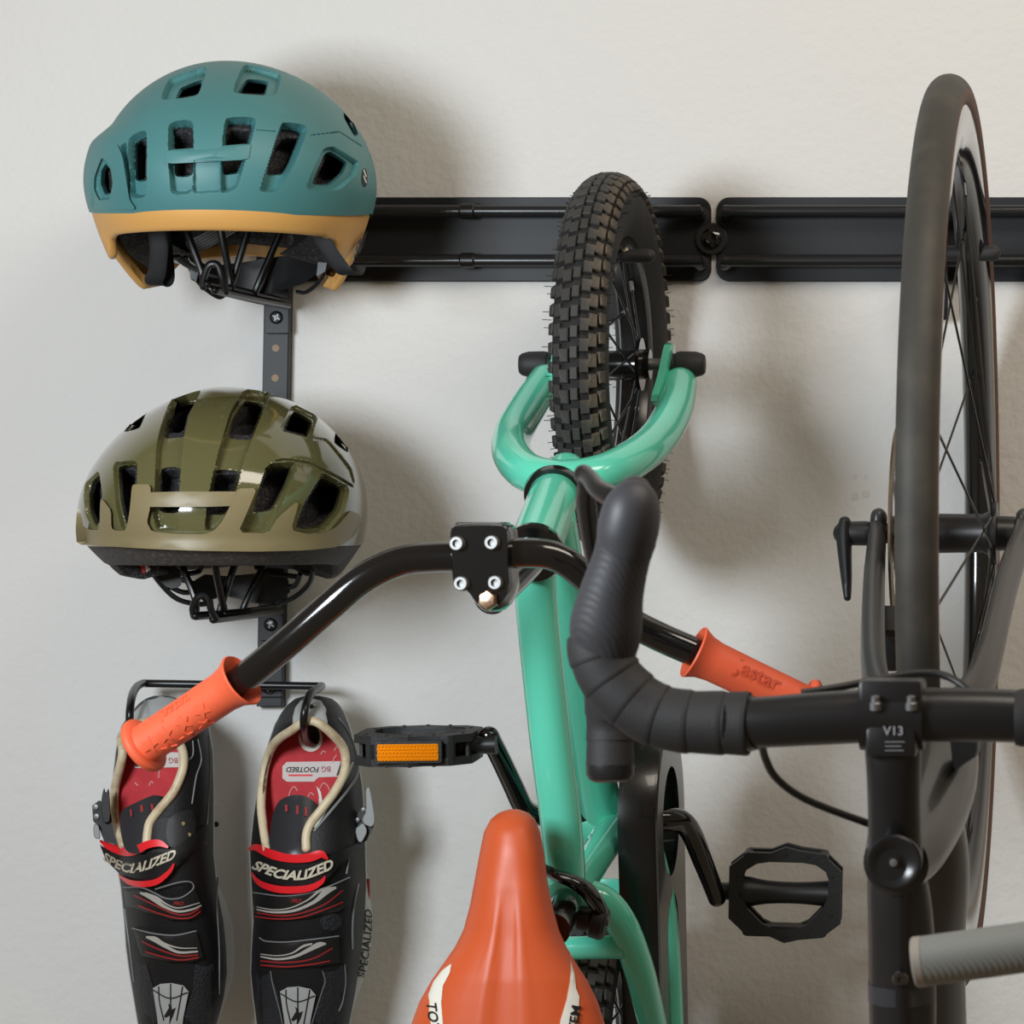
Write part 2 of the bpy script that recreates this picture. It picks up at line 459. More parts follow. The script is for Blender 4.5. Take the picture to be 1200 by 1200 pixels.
# ================================================================ children's bicycle
kid = thing('childrens_bicycle', P(720, 1230, .0), "small mint green children's bicycle hanging upright with orange saddle and grips", 'bicycle')
TYRE_K = mat('dusty black tyre rubber', (22, 21, 21), .78, var=(60, (34, 32, 30), .45, .7), bump=(500, .0002))
BLOCK_K = mat('worn tread rubber', (52, 51, 49), .66, var=(26, (88, 78, 65), .56, .74))
RIM_K = mat('black anodised rim', (20, 20, 22), .25)
YAW = -.034
def torus_pt(R, r, a, be, ex=0.):
    """wheel axis X; a round the wheel, be across the tread."""
    rad = R + (r + ex) * math.cos(be)
    return Vector(((r + ex) * math.sin(be), -rad * math.cos(a), rad * math.sin(a)))
def small_wheel(hub, prefix, tread_objects):
    R, r = .1285, .0205
    t = MB()
    prof = [(-.0125, .100), (-.0165, .106), (-.0205, .1185)] + [(r * math.sin(math.radians(b)), R + r * math.cos(math.radians(b))) for b in range(-85, 86, 10)] + [(.0205, .1185), (.0165, .106), (.0125, .100)]
    t.lathe((0, 0, 0), (1, 0, 0), prof, 96, closed_prof=True)
    tyre = t.build(prefix + '_tyre', TYRE_K, kid, local=True); tyre.location = hub - kid.location; tyre.rotation_euler = (0, 0, YAW)
    # tread blocks
    NP = 60; pitch = 2 * math.pi * .149 / NP
    def block(poly, h):
        m = MB()
        def fr(s_, t_): return torus_pt(R, r, s_ / .149, t_ / r, h)
        def bk(s_, t_): return torus_pt(R, r, s_ / .149, t_ / r, -.0015)
        m.prism(poly, fr, bk, .0006, .0008); return m
    k = .001
    L = [(0, -10), (0, -16), (10.5, -16), (10.5, -10.5), (6.5, -10.5), (6.5, -3.8), (-3.8, -3.8), (-3.8, -10)]
    Cc = [(-1, -2.8), (8.5, -2.8), (8.5, 2.6), (-1, 2.6)]
    Rr = [(-3.8, 3.8), (6.5, 3.8), (6.5, 10.5), (10.5, 10.5), (10.5, 16), (0, 16), (0, 10), (-3.8, 10)]
    SL = [(3, -24), (12.5, -24), (12.5, -18.2), (9, -17.2), (3, -18.2)]
    SR = [(3, 24), (3, 18.2), (9, 17.2), (12.5, 18.2), (12.5, 24)]
    meshes = []
    for poly, h in ((L, .0036), (Cc, .0032), (Rr, .0036), (SL, .0036), (SR, .0036)):
        poly = [(a * k, b_ * k) for a, b_ in poly]
        # subdivide long edges across the section so blocks follow the curve
        out = []
        for i in range(len(poly)):
            p, q = poly[i], poly[(i + 1) % len(poly)]
            m_ = max(1, int(abs(q[1] - p[1]) / .004))
            out += [(p[0] + (q[0] - p[0]) * j / m_, p[1] + (q[1] - p[1]) * j / m_) for j in range(m_)]
        meshes.append(block(out, h))
    if tread_objects:
        datas = []
        for i, m in enumerate(meshes):
            o = m.build('tread_block', BLOCK_K, tyre, local=True, smooth=False); datas.append(o.data)
            for q in range(1, NP):
                c = o.copy(); col.objects.link(c); c.parent = tyre; c.rotation_euler = (-2 * math.pi * q / NP - (.5 * pitch / .149 if i in (2, 4) else 0), 0, 0)
            if i in (2, 4): o.rotation_euler = (-.5 * pitch / .149, 0, 0)
    else:
        J = MB()
        for i, m in enumerate(meshes):
            for q in range(NP):
                M = Matrix.Rotation(2 * math.pi * q / NP, 3, 'X'); J.add([M @ Vector(v) for v in m.v], m.f)
        stuff(J.build('tread', BLOCK_K, tyre, local=True, smooth=False))
    # moulding hairs of the new tyre
    J = MB(); rnd = random.Random(3)
    for q in range(120):
        a = 2 * math.pi * q / 120 + rnd.uniform(-.01, .01)
        for sgn in (-1, 1):
            if rnd.random() < .25: continue
            b0 = sgn * math.radians(rnd.uniform(58, 80)); p0 = torus_pt(R, r, a, b0, .001)
            dr = (torus_pt(R, r, a, b0, .01) - torus_pt(R, r, a, b0, .0)).normalized() + Vector((sgn * .6, 0, 0)); dr.normalize()
            J.tube([p0, p0 + dr * rnd.uniform(.004, .0075)], .00028, 4, 1)
    stuff(J.build('rubber_hairs', mat('fine black rubber', (20, 19, 18), .7), tyre, local=True))
    # rim
    m = MB(); m.lathe((0, 0, 0), (1, 0, 0), [(-.0135, .104), (-.0135, .099), (-.011, .0935), (-.005, .0915), (.005, .0915), (.011, .0935), (.0135, .099), (.0135, .104), (.011, .104), (.011, .101), (-.011, .101), (-.011, .104)], 72, closed_prof=True)
    rim = m.build(prefix + '_rim', RIM_K, kid, local=True); rim.location = hub - kid.location; rim.rotation_euler = (0, 0, YAW)
    nsp = 20
    for q in range(nsp):
        a = 2 * math.pi * q / nsp + .08; s_ = 1 if q % 2 else -1
        da = (.75 if (q // 2) % 2 else -.75)
        p0 = Vector((s_ * .021, -.0175 * math.cos(a + da), .0175 * math.sin(a + da))); p1 = Vector((s_ * .003, -.0915 * math.cos(a), .0915 * math.sin(a)))
        m = MB(); m.tube([p0, p1], .0010, 6, 1); sp = m.build('spoke', RIM_K, rim, local=True)
        dr = (p1 - p0).normalized()
        m = MB(); m.tube([p1 - dr * .010, p1 - dr * .001], .0019, 8, 1); m.build('nipple', CHROME, rim, local=True)
    # hub shell with flanges
    m = MB(); m.lathe((0, 0, 0), (1, 0, 0), [(-.030, .006), (-.030, .012), (-.0235, .012), (-.0235, .021), (-.0205, .021), (-.0205, .012), (-.012, .0108), (.012, .0108), (.0205, .012), (.0205, .021), (.0235, .021), (.0235, .012), (.030, .012), (.030, .006)], 32)
    hb = m.build(prefix + '_hub', BLK_GLOSS, kid, local=True); hb.location = hub - kid.location
    return tyre
FH = P(718, 427, .155)
small_wheel(FH, 'front', True)
RH = Vector((FH.x, -.155, FH.z - .562))
small_wheel(RH, 'rear', False)
# valve stem
m = MB(); m.tube([P(733, 295, .15), P(727, 282, .15)], .003, 10, 1); m.build('valve', mat('dull valve', (176, 170, 152), .5), kid)
# axle, nuts, end caps
m = MB(); m.tube([FH + Vector((-.062, 0, 0)), FH + Vector((.062, 0, 0))], .0048, 12, 1); m.build('axle', CHROME, kid)
for s_, xa in ((1, 792), (-1, 643)):
    org = P(xa, 427, .155)
    m = MB(); m.lathe(org, (s_, 0, 0), [(-.004, .0085), (.000, .0088), (.001, .010), (.004, .0105), (.016, .0102), (.021, .0088), (.023, .0072), (.0235, .003)], 28); m.build('axle_cap', BLK_RUBBER, kid)
    m = MB(); m.lathe(org, (s_, 0, 0), [(-.0065, .0085), (-.002, .0085)], 6); m.build('axle_nut', mat('zinc nut', (200, 190, 150), .3, metal=1.), kid)
# fork
m = MB()
m.tube([P(*p) for p in ((797, 450, .165), (790, 480, .20), (772, 512, .245), (745, 536, .29), (705, 555, .325), (660, 562, .336), (622, 555, .325), (602, 536, .29), (600, 512, .245), (618, 478, .20), (640, 446, .165))],
       [.0135, .0145, .0150, .0150, .0148, .0150, .0148, .0150, .0150, .0145, .0135], 22, 8, round_end=True)
m.build('fork', MINT, kid, angle=50)
m = MB(); m.tube([P(664, 553, .320), P(652, 575, .347)], .0150, 24, 1, round_end=True); m.build('fork_crown', MINT, kid)
for s_ in (1, -1):
    ox = 0 if s_ == 1 else -128
    m = MB()
    poly = chaikin([(777, 410), (784, 401), (790, 406), (792, 440), (800, 470), (790, 478), (772, 478), (770, 468)], 1)
    def fr(x, y, s_=s_, ox=ox): 
        p = P(787 - (y - 403) * .17 + ox, y, .155); return Vector((p.x + (.003), -.155 - (x - 781) * .0022, p.z))
    def bk(x, y, s_=s_, ox=ox): return fr(x, y) - Vector((.006, 0, 0))
    m.prism(poly, fr, bk, .6, .0006); m.build('dropout', MINT, kid)
# head tube and headset
HA, HB = P(650, 580, .345), P(626, 645, .442)
hd = (HB - HA).normalized()
m = MB(); m.tube([HA, HB], .0188, 32, 1); m.build('head_tube', MINT, kid)
m = MB(); m.lathe(HA, -hd, [(-.004, .0185), (-.004, .0222), (.001, .0232), (.005, .0222), (.007, .018)], 36); m.build('lower_headset', BLK_GLOSS, kid)
m = MB(); m.lathe(HB, hd, [(-.003, .018), (-.001, .0215), (.005, .0225), (.008, .021), (.009, .0145), (.020, .0142)], 36); m.build('upper_headset', BLK_GLOSS, kid)
# frame tubes
m = MB(); m.tube([P(632, 640, .415), P(628, 700, .415), P(645, 867, .398), P(657, 960, .385), P(663, 1026, .37), P(664, 1034, .365)], [.0148, .0150, .0150, .0150, .0145, .012], 28, 6, round_end=True)
m.build('top_tube', MINT, kid)
m = MB(); m.tube([P(648, 606, .375), P(668, 720, .31), P(688, 850, .24), P(706, 962, .18)], .0165, 26, 4); m.build('down_tube', MINT, kid)
BB = P(724, 966, .178)
m = MB(); m.lathe(BB, (1, 0, 0), [(-.028, .012), (-.028, .0205), (.030, .0205), (.030, .012)], 32); m.build('bottom_bracket', MINT, kid)
m = MB(); m.tube([BB, P(700, 1000, .255), P(668, 1048, .36), P(664, 1056, .375)], [.0135, .0135, .014, .014], 26, 3); m.build('seat_tube', MINT, kid)
m = MB(); m.lathe(P(665, 1056, .375), (P(655, 1072, .41) - P(665, 1056, .375)), [(-.012, .0145), (-.012, .0178), (.010, .0182), (.0105, .0135)], 32); sc = m.build('seat_clamp', MINT, kid)
m = MB(); m.tube([P(668, 1050, .36), P(655, 1074, .42), P(648, 1090, .45)], .0125, 22, 1); m.build('seat_post', BLK_GLOSS, kid)
m = MB(); m.tube([P(*p) for p in ((636, 1019, .40), (652, 1026, .405), (672, 1033, .405), (690, 1046, .40), (702, 1064, .39), (708, 1080, .385))], [.0042, .0046, .005, .006, .0058, .0045], 12, 6, r2=[.008, .008, .008, .008, .007, .006], round_end=True, up=(1, 0, .5)); m.build('clamp_lever', BLK_GLOSS, kid)
m = MB(); m.lathe(P(676, 1075, .385), (1, 0, -.25), [(0, .007), (.002, .009), (.010, .009), (.012, .012), (.02, .0125), (.0225, .010)], 20); m.build('clamp_nut', BLK_PLASTIC, kid)
m = MB(); m.tube([P(*p) for p in ((676, 1046, .335), (706, 1056, .335), (729, 1084, .325), (747, 1130, .305), (760, 1180, .28), (776, 1250, .235), (782, 1300, .18))], [.0115, .012, .0118, .0115, .011, .010, .009], 20, 6); m.build('seat_stay', MINT, kid)
m = MB(); m.tube([P(*p) for p in ((660, 1050, .335), (636, 1066, .335), (616, 1094, .325), (612, 1140, .305), (620, 1190, .28), (640, 1260, .235), (654, 1300, .18))], [.0115, .012, .0118, .0115, .011, .010, .009], 20, 6); m.build('seat_stay', MINT, kid)
m = MB(); m.tube([P(618, 1112, .318), P(732, 1110, .318)], .0088, 18, 1); m.build('stay_bridge', MINT, kid)
m = MB(); m.box(P(712, 1040, .19), (.045, .004, .014), Matrix.Rotation(.0, 3, 'Y'), .001); m.build('chainstay_bridge', MINT, kid)
for s_ in (-1, 1):
    m = MB(); m.tube([BB + Vector((s_ * .022, 0, -.005)), BB + Vector((s_ * .036, .004, -.07)), BB + Vector((s_ * .042, .012, -.18)), Vector((RH.x + s_ * .048, -.155, RH.z))], [.010, .010, .009, .008], 16, 5); m.build('chainstay', MINT, kid)

# stem and handlebar
m = MB()
plate = chaikin([(526, 634), (527, 617), (537, 614), (588, 613), (597, 620), (597, 668), (599, 688), (592, 706), (580, 718), (566, 717), (555, 706), (546, 692), (534, 691), (529, 683)], 2, .2)
BASE = P(565, 660, .582)
def sf(x, y): return P(x, y, .578 + .010 * (1 - ((y - 655) / 70.) ** 2))
def sb(x, y): p = P(x, y, .582); return p + Vector((0, .032, 0))
m.prism(plate, sf, sb, 2.2, .004); st = m.build('stem', BLK_GLOSS, kid, angle=40)
m = MB(); m.prism(rrect(531, 612, 590, 632, 5), lambda x, y: P(x, y, .571), lambda x, y: P(x, y, .571) + Vector((0, .03, 0)), 2, .003); m.build('stem_cap', BLK_GLOSS, st)
for x, y in ((536, 637), (577, 636), (541, 684), (581, 683)):
    org = sf(x, y)
    ax = Vector((-.12, -1, .05))
    m = MB(); m.lathe(org, ax, [(-.004, .0050), (.0022, .0050), (.0032, .0043), (.0032, .0026), (.0005, .0024), (.0003, 0)], 24); bo = m.build('bolt', CHROME, st)
m = MB(); m.lathe(sf(573, 703), (-.12, -1, .05), [(-.004, .0074), (.003, .0072), (.005, .0056), (.0056, .002)], 6); m.build('centre_bolt', CHROME_WARM, st, angle=20)
m = MB(); m.tube([P(624, 652, .455), P(600, 676, .50), P(575, 700, .545)], .0125, 22, 1); m.build('quill', BLK_GLOSS, kid)
bar = [(170, 872, .548), (215, 843, .556), (275, 803, .568), (330, 759, .578), (385, 711, .582), (425, 678, .58), (468, 658, .575), (510, 653, .572), (560, 652, .570), (620, 648, .566), (655, 654, .562), (690, 680, .552), (730, 722, .535), (770, 745, .52), (830, 771, .505), (890, 799, .492), (945, 825, .482)]
m = MB(); m.tube([P(*p) for p in bar], .0103, 26, 6); m.build('handlebar', BLK_GLOSS, kid)
def grip(a, b_, name='grip'):
    A, B = P(*a), P(*b_); ax = (B - A).normalized(); L = (B - A).length
    m = MB()
    prof = [(.012, .0106), (.007, .0125), (.0005, .0172), (-.0008, .0186), (.0004, .0194), (.003, .0180), (.008, .0157), (.016, .0144), (L * .5, .0141), (L - .008, .0141), (L - .0055, .0145), (L - .0050, .0196), (L - .0040, .0203), (L - .0012, .0203), (L, .0194), (L + .0004, .0)]
    m.lathe(A, ax, prof, 40); g = m.build(name, ORANGE_RUBBER, kid, angle=50)
    return g, A, ax, L
def on_grip(A, ax, s_, phi, h, view):
    """point on a grip: s_ along, phi round (0 faces the viewer)."""
    v = (view - ax * view.dot(ax)).normalized(); u = ax.cross(v)
    return A + ax * s_ + (v * math.cos(phi) + u * math.sin(phi)) * (.0141 + h)
VIEW = Vector((.2, -1, 0)).normalized()
g, A, ax, L = grip((283, 797, .569), (165, 876, .547))
def star(cx, cy, r, n=5, rot=0): return [(cx + (r if i % 2 == 0 else r * .45) * math.cos(math.pi * i / n + rot), cy + (r if i % 2 == 0 else r * .45) * math.sin(math.pi * i / n + rot)) for i in range(2 * n)]
def raised(poly, parent, A, ax, h=.0009, sgn=1):
    m = MB()
    sheet(m, poly, lambda x, y, o: on_grip(A, ax, x, sgn * y / .0141, o - .0003, VIEW), h + .0003, .002)
    m.build('raised_star', ORANGE_RUBBER, parent, angle=25)
for i, s_ in enumerate((.030, .046, .062, .076)):
    raised(star(s_ * L / .09, -.002, .0062, rot=.3 * i), g, A, ax)
for i, s_ in enumerate((.036, .052, .068)):
    raised(star(s_ * L / .09, -.013, .0060, rot=.4 * i), g, A, ax)
m = MB(); text_on(m, 'Jastar', lambda x, y: on_grip(A, ax, L * .52 - x, (-y + .0115) / .0141, .0006, VIEW), .0125, bold=.0003); m.build('raised_lettering', ORANGE_RUBBER, g)
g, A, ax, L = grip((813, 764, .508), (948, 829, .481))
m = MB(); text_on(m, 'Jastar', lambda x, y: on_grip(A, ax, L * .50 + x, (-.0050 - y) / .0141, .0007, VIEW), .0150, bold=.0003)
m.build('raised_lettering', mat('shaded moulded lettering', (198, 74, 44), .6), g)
# saddle
SY = [948, 952, 960, 975, 1000, 1030, 1060, 1090, 1110, 1130, 1150, 1175, 1200, 1230, 1260, 1280]
SL_ = [598, 585, 575, 567, 562, 556.5, 551, 543, 533, 519, 505, 491, 482, 476, 478, 500]
SR_ = [606, 619, 627, 633, 638, 641, 647, 655, 664, 676, 689, 701, 709, 715, 712, 690]
def sad(y):
    return np.interp(y, SY, SL_), np.interp(y, SY, SR_)
def sad_d(x, y):
    a, b_ = sad(y); c = (a + b_) / 2; w_ = max((b_ - a) / 2, 1.); t_ = min(1., abs(x - c) / w_)
    base = np.interp(y, [948, 970, 1000, 1040, 1100, 1280], [.452, .457, .460, .462, .463, .470])
    H = np.interp(y, [948, 951, 956, 964, 976, 992, 1012, 1040, 1080, 1150, 1280], [.004, .009, .0135, .0175, .0205, .0225, .0242, .0262, .029, .033, .034])
    d = base + H * (1 - t_ ** 2.3) ** .62
    f = float(sstep(1030, 1110, y)); cx = c - 2 - (y - 1000) * .03
    gw = np.interp(y, [1030, 1100, 1200], [9, 15, 24])
    d += f * (.0017 * math.exp(-((abs(x - cx) - gw) / (gw * .35)) ** 2) - .0012 * math.exp(-((abs(x - cx) - gw * .48) / (gw * .25)) ** 2))
    d -= float(sstep(985, 1060, y)) * .002 * math.exp(-((x - cx) / 16) ** 2)
    return d
m = MB(); rings = []
ys = list(np.linspace(948.3, 962, 7)) + list(np.linspace(966, 1268, 70)) + list(np.linspace(1270, 1280, 5)); n_ = 72
for y in ys:
    a, b_ = sad(y); c = (a + b_) / 2; w_ = (b_ - a) / 2; rg = []
    for j in range(n_):
        th = 2 * math.pi * j / n_; t_ = math.cos(th); x = c + w_ * t_
        if math.sin(th) >= 0: rg.append(P(x, y, sad_d(x, y)))
        else: rg.append(P(c + w_ * t_ * .97, y, np.interp(y, [948, 1000, 1100, 1280], [.452, .463, .462, .470]) - .016 * min(1., abs(math.sin(th)) * 1.6)))
    rings.append(rg)
m.ring_loft(rings); saddle = m.build('saddle', ORANGE_VINYL, kid, angle=60)
def on_sad(x, y, o): return P(x, y, sad_d(x, y) + o + .0002)
stripeL = [(529, 1129), (527, 1140), (519, 1155), (517, 1175), (520, 1215), (508, 1215), (503, 1190), (502, 1165), (508, 1150), (518, 1137)]
stripeR = [(668, 1114), (670, 1120), (674, 1145), (675, 1158), (679, 1168), (678, 1185), (668, 1215), (654, 1215), (657, 1195), (664, 1172), (668, 1150), (669, 1128)]
for q in (stripeL, stripeR):
    m = MB(); sheet(m, q, on_sad, .0006, 5); m.build('stripe', WHITE_PRINT, saddle)
m = MB(); text_on(m, 'TOTEM', lambda x, y: on_sad(511.5 + y + .13 * (x - 28), 1201 + x, .0012), 16.5, bold=.35, shear=.15); m.build('lettering', BLACK_PRINT, saddle, fix=False)
m = MB(); text_on(m, 'TOTEM', lambda x, y: on_sad(668.5 - y - .16 * (x + 23) * -1 - 0, 1206 - x, .0012), 16.5, bold=.35, shear=.15); m.build('lettering', BLACK_PRINT, saddle, fix=False)

# chain guard
XO, XI = -.4445, -.4745
c1 = (.185, ZC + (Y0 - 962) / FPX * 3.015); c2 = (.155, RH.z)
def capsule(r1, r2, n=28):
    out = []
    for i in range(n + 1):
        a = math.pi * i / n; out.append((c1[0] + r1 * math.cos(a), c1[1] + r1 * math.sin(a)))
    for i in range(n + 1):
        a = math.pi + math.pi * i / n; out.append((c2[0] + r2 * math.cos(a), c2[1] + r2 * math.sin(a)))
    return out
oc = capsule(.076, .070)
oc = [tuple(p) for p in oc]
h1 = ell(c1[0], c1[1], .043, .043, 32)
sl = [(c1[0] - .012 + .028 * math.cos(a), c1[1] - .088 + .03 * math.sin(a)) for a in [math.pi * i / 12 for i in range(13)]] + [(c2[0] + .030 * math.cos(a), c2[1] + .05 + .03 * math.sin(a)) for a in [math.pi + math.pi * i / 12 for i in range(13)]]
m = MB()
def gplane(x): return lambda a, z, o: Vector((x + o, -a, z))
sheet(m, inset(oc, .004), gplane(XO - .003), .003, .012, holes=(h1, sl))
n_ = len(oc); rings = [[Vector((XI, -p[0], p[1])) for p in inset(oc, .003)], [Vector((XI, -p[0], p[1])) for p in oc], [Vector((XO - .004, -p[0], p[1])) for p in oc], [Vector((XO - .0012, -p[0], p[1])) for p in inset(oc, .0012)], [Vector((XO, -p[0], p[1])) for p in inset(oc, .004)], [Vector((XO - .003, -p[0], p[1])) for p in inset(oc, .004)]]
m.ring_loft(rings, caps=False)
m.build('chain_guard', mat('black gloss plastic', (17, 17, 18), .26, coat=.3), kid, angle=40)
m = MB(); m.lathe(Vector((XO - .016, -c1[0], c1[1])), (1, 0, 0), [(-.0015, .012), (-.0015, .052), (.0015, .052), (.0015, .012)], 48); m.build('sprocket', mat('dark steel', (40, 40, 42), .3, metal=.8), kid)
m = MB(); m.lathe(Vector((XO - .020, -c1[0], c1[1])), (1, 0, 0), [(-.003, .050), (.003, .050), (.003, .056), (-.003, .056)], 48, closed_prof=True); m.build('chain', mat('brown chain links', (96, 80, 56), .4, metal=.7), kid)
# cranks and pedals
m = MB(); m.tube([P(*p) for p in ((640, 958, .195), (626, 954, .20), (613, 945, .212), (602, 922, .228), (586, 888, .252), (573, 863, .27))], [.0075, .0078, .0080, .0080, .0078, .0080], 18, 5, round_end=True); m.build('crank_arm', BLK_GLOSS, kid)
m = MB(); m.tube([P(*p) for p in ((760, 962, .185), (782, 960, .178), (798, 962, .168), (811, 978, .155), (827, 1018, .132), (840, 1052, .112))], [.0085, .0090, .0090, .0085, .0080, .0075], 18, 5, round_end=True); m.build('crank_arm', BLK_GLOSS, kid)
m = MB(); m.tube([P(640, 958, .195), P(770, 962, .185)], .007, 16, 1); m.build('crank_axle', BLK_GLOSS, kid)
PED = mat('scuffed black pedal plastic', (34, 35, 37), .5, bump=(400, .0003))
def pedal(c, ux, uy, uz, sgn, reflector):
    """ux along the axle away from the crank, uy across the cage, uz out of the platform."""
    def T(x, y, z): return c + ux * x + uy * y + uz * z
    outer = [(-.045, -.020), (-.030, -.034), (-.012, -.034), (0, -.039), (.012, -.036), (.030, -.034), (.045, -.022), (.045, .020), (.030, .034), (.012, .036), (0, .039), (-.012, .034), (-.030, .034), (-.045, .022)]
    hole = chaikin([(-.034, .018), (-.020, .027), (.022, .027), (.035, .018), (.034, -.006), (.014, -.028), (-.014, -.028), (-.034, -.008)], 1)
    body = None
    for z0, z1 in ((.0055, .0115), (-.0115, -.0055)):
        m = MB()
        sheet(m, outer, lambda x, y, o: T(x, y, z0 + o), z1 - z0, .012, holes=(hole,))
        for (x, y) in ((-.037, .016), (-.037, -.016), (.037, .016), (.037, -.016), (-.018, .031), (.018, .031), (-.018, -.031), (.018, -.031), (0, .034), (0, -.034)):
            zz = z1 if z0 > 0 else z0
            m.lathe(T(x, y, zz - .0005 if z0 > 0 else zz + .0005), uz * (1 if z0 > 0 else -1), [(0, .0016), (.0014, .0012)], 8)
        o = m.build('pedal_cage' if body else 'pedal', PED, body or kid, angle=30)
        body = body or o
    m = MB()
    for y in (-.032, .032):
        for x in (-.030, .030): m.tube([T(x, y * .94, -.011), T(x, y * .94, .011)], .0042, 8, 1)
        m.prism(rrect(-.031, -.0085, .031, .0085, .001, 1), lambda a, b_: T(a, y * .90, b_), lambda a, b_: T(a, y * .82, b_))
    for x in (-.042, .042): m.prism(rrect(-.018, -.0075, .018, .0075, .001, 1), lambda a, b_: T(x * 1.0, a, b_), lambda a, b_: T(x * .94, a, b_))
    m.build('pedal_body', PED, body, angle=30)
    m = MB(); m.tube([T(-.060 * 1, 0, 0), T(-.045, 0, 0), T(-.034, 0, 0), T(-.015, 0, 0), T(.010, 0, 0), T(.034, 0, 0), T(.043, 0, 0)], [.0072, .0072, .0125, .0095, .0088, .0105, .0115], 18, 3); m.build('pedal_spindle', BLK_PLASTIC, body)
    if reflector:
        y = -.0392
        m = MB(); m.prism(rrect(-.0255, -.0085, .0255, .0085, .0015, 2), lambda a, b_: T(a, y, b_), lambda a, b_: T(a, y * .8, b_)); m.build('reflector_frame', PED, body)
        # prismatic amber lens
        J = MB(); J.prism(rrect(-.0232, -.0065, .0232, .0062, .0008, 1), lambda a, b_: T(a, y - .0008, b_), lambda a, b_: T(a, y + .002, b_))
        for i in range(17):
            for j in range(5):
                a = -.0218 + i * .00272; b_ = -.0054 + j * .0026; h_ = .0012
                a += .0006 * (j % 2)
                J.add([T(a - .0012, y - .0008, b_ - .0012), T(a + .0012, y - .0008, b_ - .0012), T(a + .0012, y - .0008, b_ + .0012), T(a - .0012, y - .0008, b_ + .0012), T(a, y - .0008 - h_, b_)], [(0, 1, 4), (1, 2, 4), (2, 3, 4), (3, 0, 4)])
        am = mat('amber reflector lens', (250, 150, 8), .12, coat=.5)
        J.build('reflector', am, body, smooth=False)
pedal(P(491, 874, .272), Vector((-1, .05, -.015)).normalized(), Vector((0, .996, .06)).normalized(), Vector((0, -.06, .996)).normalized(), -1, True)
pedal(P(921, 1046, .105), Vector((1, .02, -.03)).normalized(), Vector((.03, -.10, .995)).normalized(), Vector((.05, -.995, -.10)).normalized(), 1, False)
# ================================================================ road bicycle
road = thing('road_bicycle', P(1080, 1300, .0), 'dark road bicycle with drop handlebar hanging upright by its tall front wheel', 'bicycle')
RX = -.2115
RHUB = Vector((RX, -.343, ZC - .0222))
TREAD = mat('worn road tyre tread', (56, 54, 50), .62, var=(35, (70, 67, 60), .45, .7), bump=(900, .00015))
TAN = mat('tan tyre sidewall', (92, 64, 50), .65)
CARBON = mat('satin black carbon', (27, 27, 29), .38)
FRAME = mat('dark taupe frame paint', (36, 34, 31), .40, coat=.4)
FORKM = mat('satin charcoal fork', (50, 50, 50), .36)
TAPE = mat('black handlebar tape', (36, 35, 36), .68, bump=(700, .0002))
R, r = .3255, .0145
m = MB()
m.lathe((0, 0, 0), (1, 0, 0), [(r * math.sin(math.radians(b_)), R + r * math.cos(math.radians(b_))) for b_ in range(-78, 79, 6)] + [(.0110, .3302), (-.0110, .3302)], 180, closed_prof=True)
ty = m.build('front_tyre', TREAD, road, local=True, angle=60); ty.location = RHUB - road.location
m = MB()
for s_ in (-1, 1):
    m.lathe((0, 0, 0), (1, 0, 0), [(s_ * r * math.sin(math.radians(b_)) * 1.002, R + r * math.cos(math.radians(b_))) for b_ in (76, 80, 85, 90, 100, 112, 124)] + [(s_ * .009, .316), (s_ * .009, .3300)], 160, closed_prof=True)
m.build('sidewall', TAN, ty, local=True, angle=60)
m = MB()
m.lathe((0, 0, 0), (1, 0, 0), [(-.0115, .3185), (-.0128, .314), (-.0132, .304), (-.0118, .293), (-.008, .2845), (-.003, .2815), (.003, .2815), (.008, .2845), (.0118, .293), (.0132, .304), (.0128, .314), (.0115, .3185)], 160, closed_prof=True)
rim = m.build('front_rim', mat('gloss black carbon rim', (24, 24, 25), .14, coat=.5), road, local=True, angle=50); rim.location = RHUB - road.location
for q in range(24):
    a = 2 * math.pi * q / 24 + .05; s_ = 1 if q % 2 else -1
    da = .9 if (q // 2) % 2 else -.9
    rf = .021; p0 = Vector((s_ * .031, -rf * math.cos(a + da), rf * math.sin(a + da))); p1 = Vector((s_ * .002, -.283 * math.cos(a), .283 * math.sin(a)))
    m = MB(); m.tube([p0, p1], .00095, 6, 1); m.build('spoke', mat('black steel spoke', (46, 44, 42), .3, metal=.7), rim, local=True)
    dr = (p1 - p0).normalized(); m = MB(); m.tube([p1 - dr * .012, p1], .0018, 8, 1); m.build('nipple', mat('black nipple', (60, 60, 62), .25, metal=.8), rim, local=True)
m = MB(); m.lathe((0, 0, 0), (1, 0, 0), [(-.046, .008), (-.046, .013), (-.034, .013), (-.034, .025), (-.029, .025), (-.027, .0150), (.022, .0142), (.026, .016), (.029, .0235), (.033, .0235), (.034, .013), (.046, .0125), (.046, .008)], 40)
hb = m.build('front_hub', CARBON, road, local=True); hb.location = RHUB - road.location
m = MB(); m.lathe((-.0405, 0, 0), (1, 0, 0), [(-.0009, .062), (-.0009, .080), (.0009, .080), (.0009, .062)], 72, closed_prof=True)
for i in range(6):
    a = math.pi * i / 3; m.tube([Vector((-.0405, .018 * math.cos(a), .018 * math.sin(a))), Vector((-.0405, .064 * math.cos(a + .35), .064 * math.sin(a + .35)))], .003, 6, 1, r2=.0009)
rt = m.build('brake_rotor', mat('brushed rotor steel', (120, 108, 92), .4, metal=.9), road, local=True); rt.location = RHUB - road.location
m = MB(); m.tube([RHUB + Vector((-.066, 0, 0)), RHUB + Vector((.066, 0, 0))], .0075, 16, 1); m.build('thru_axle', BLK_PLASTIC, road)
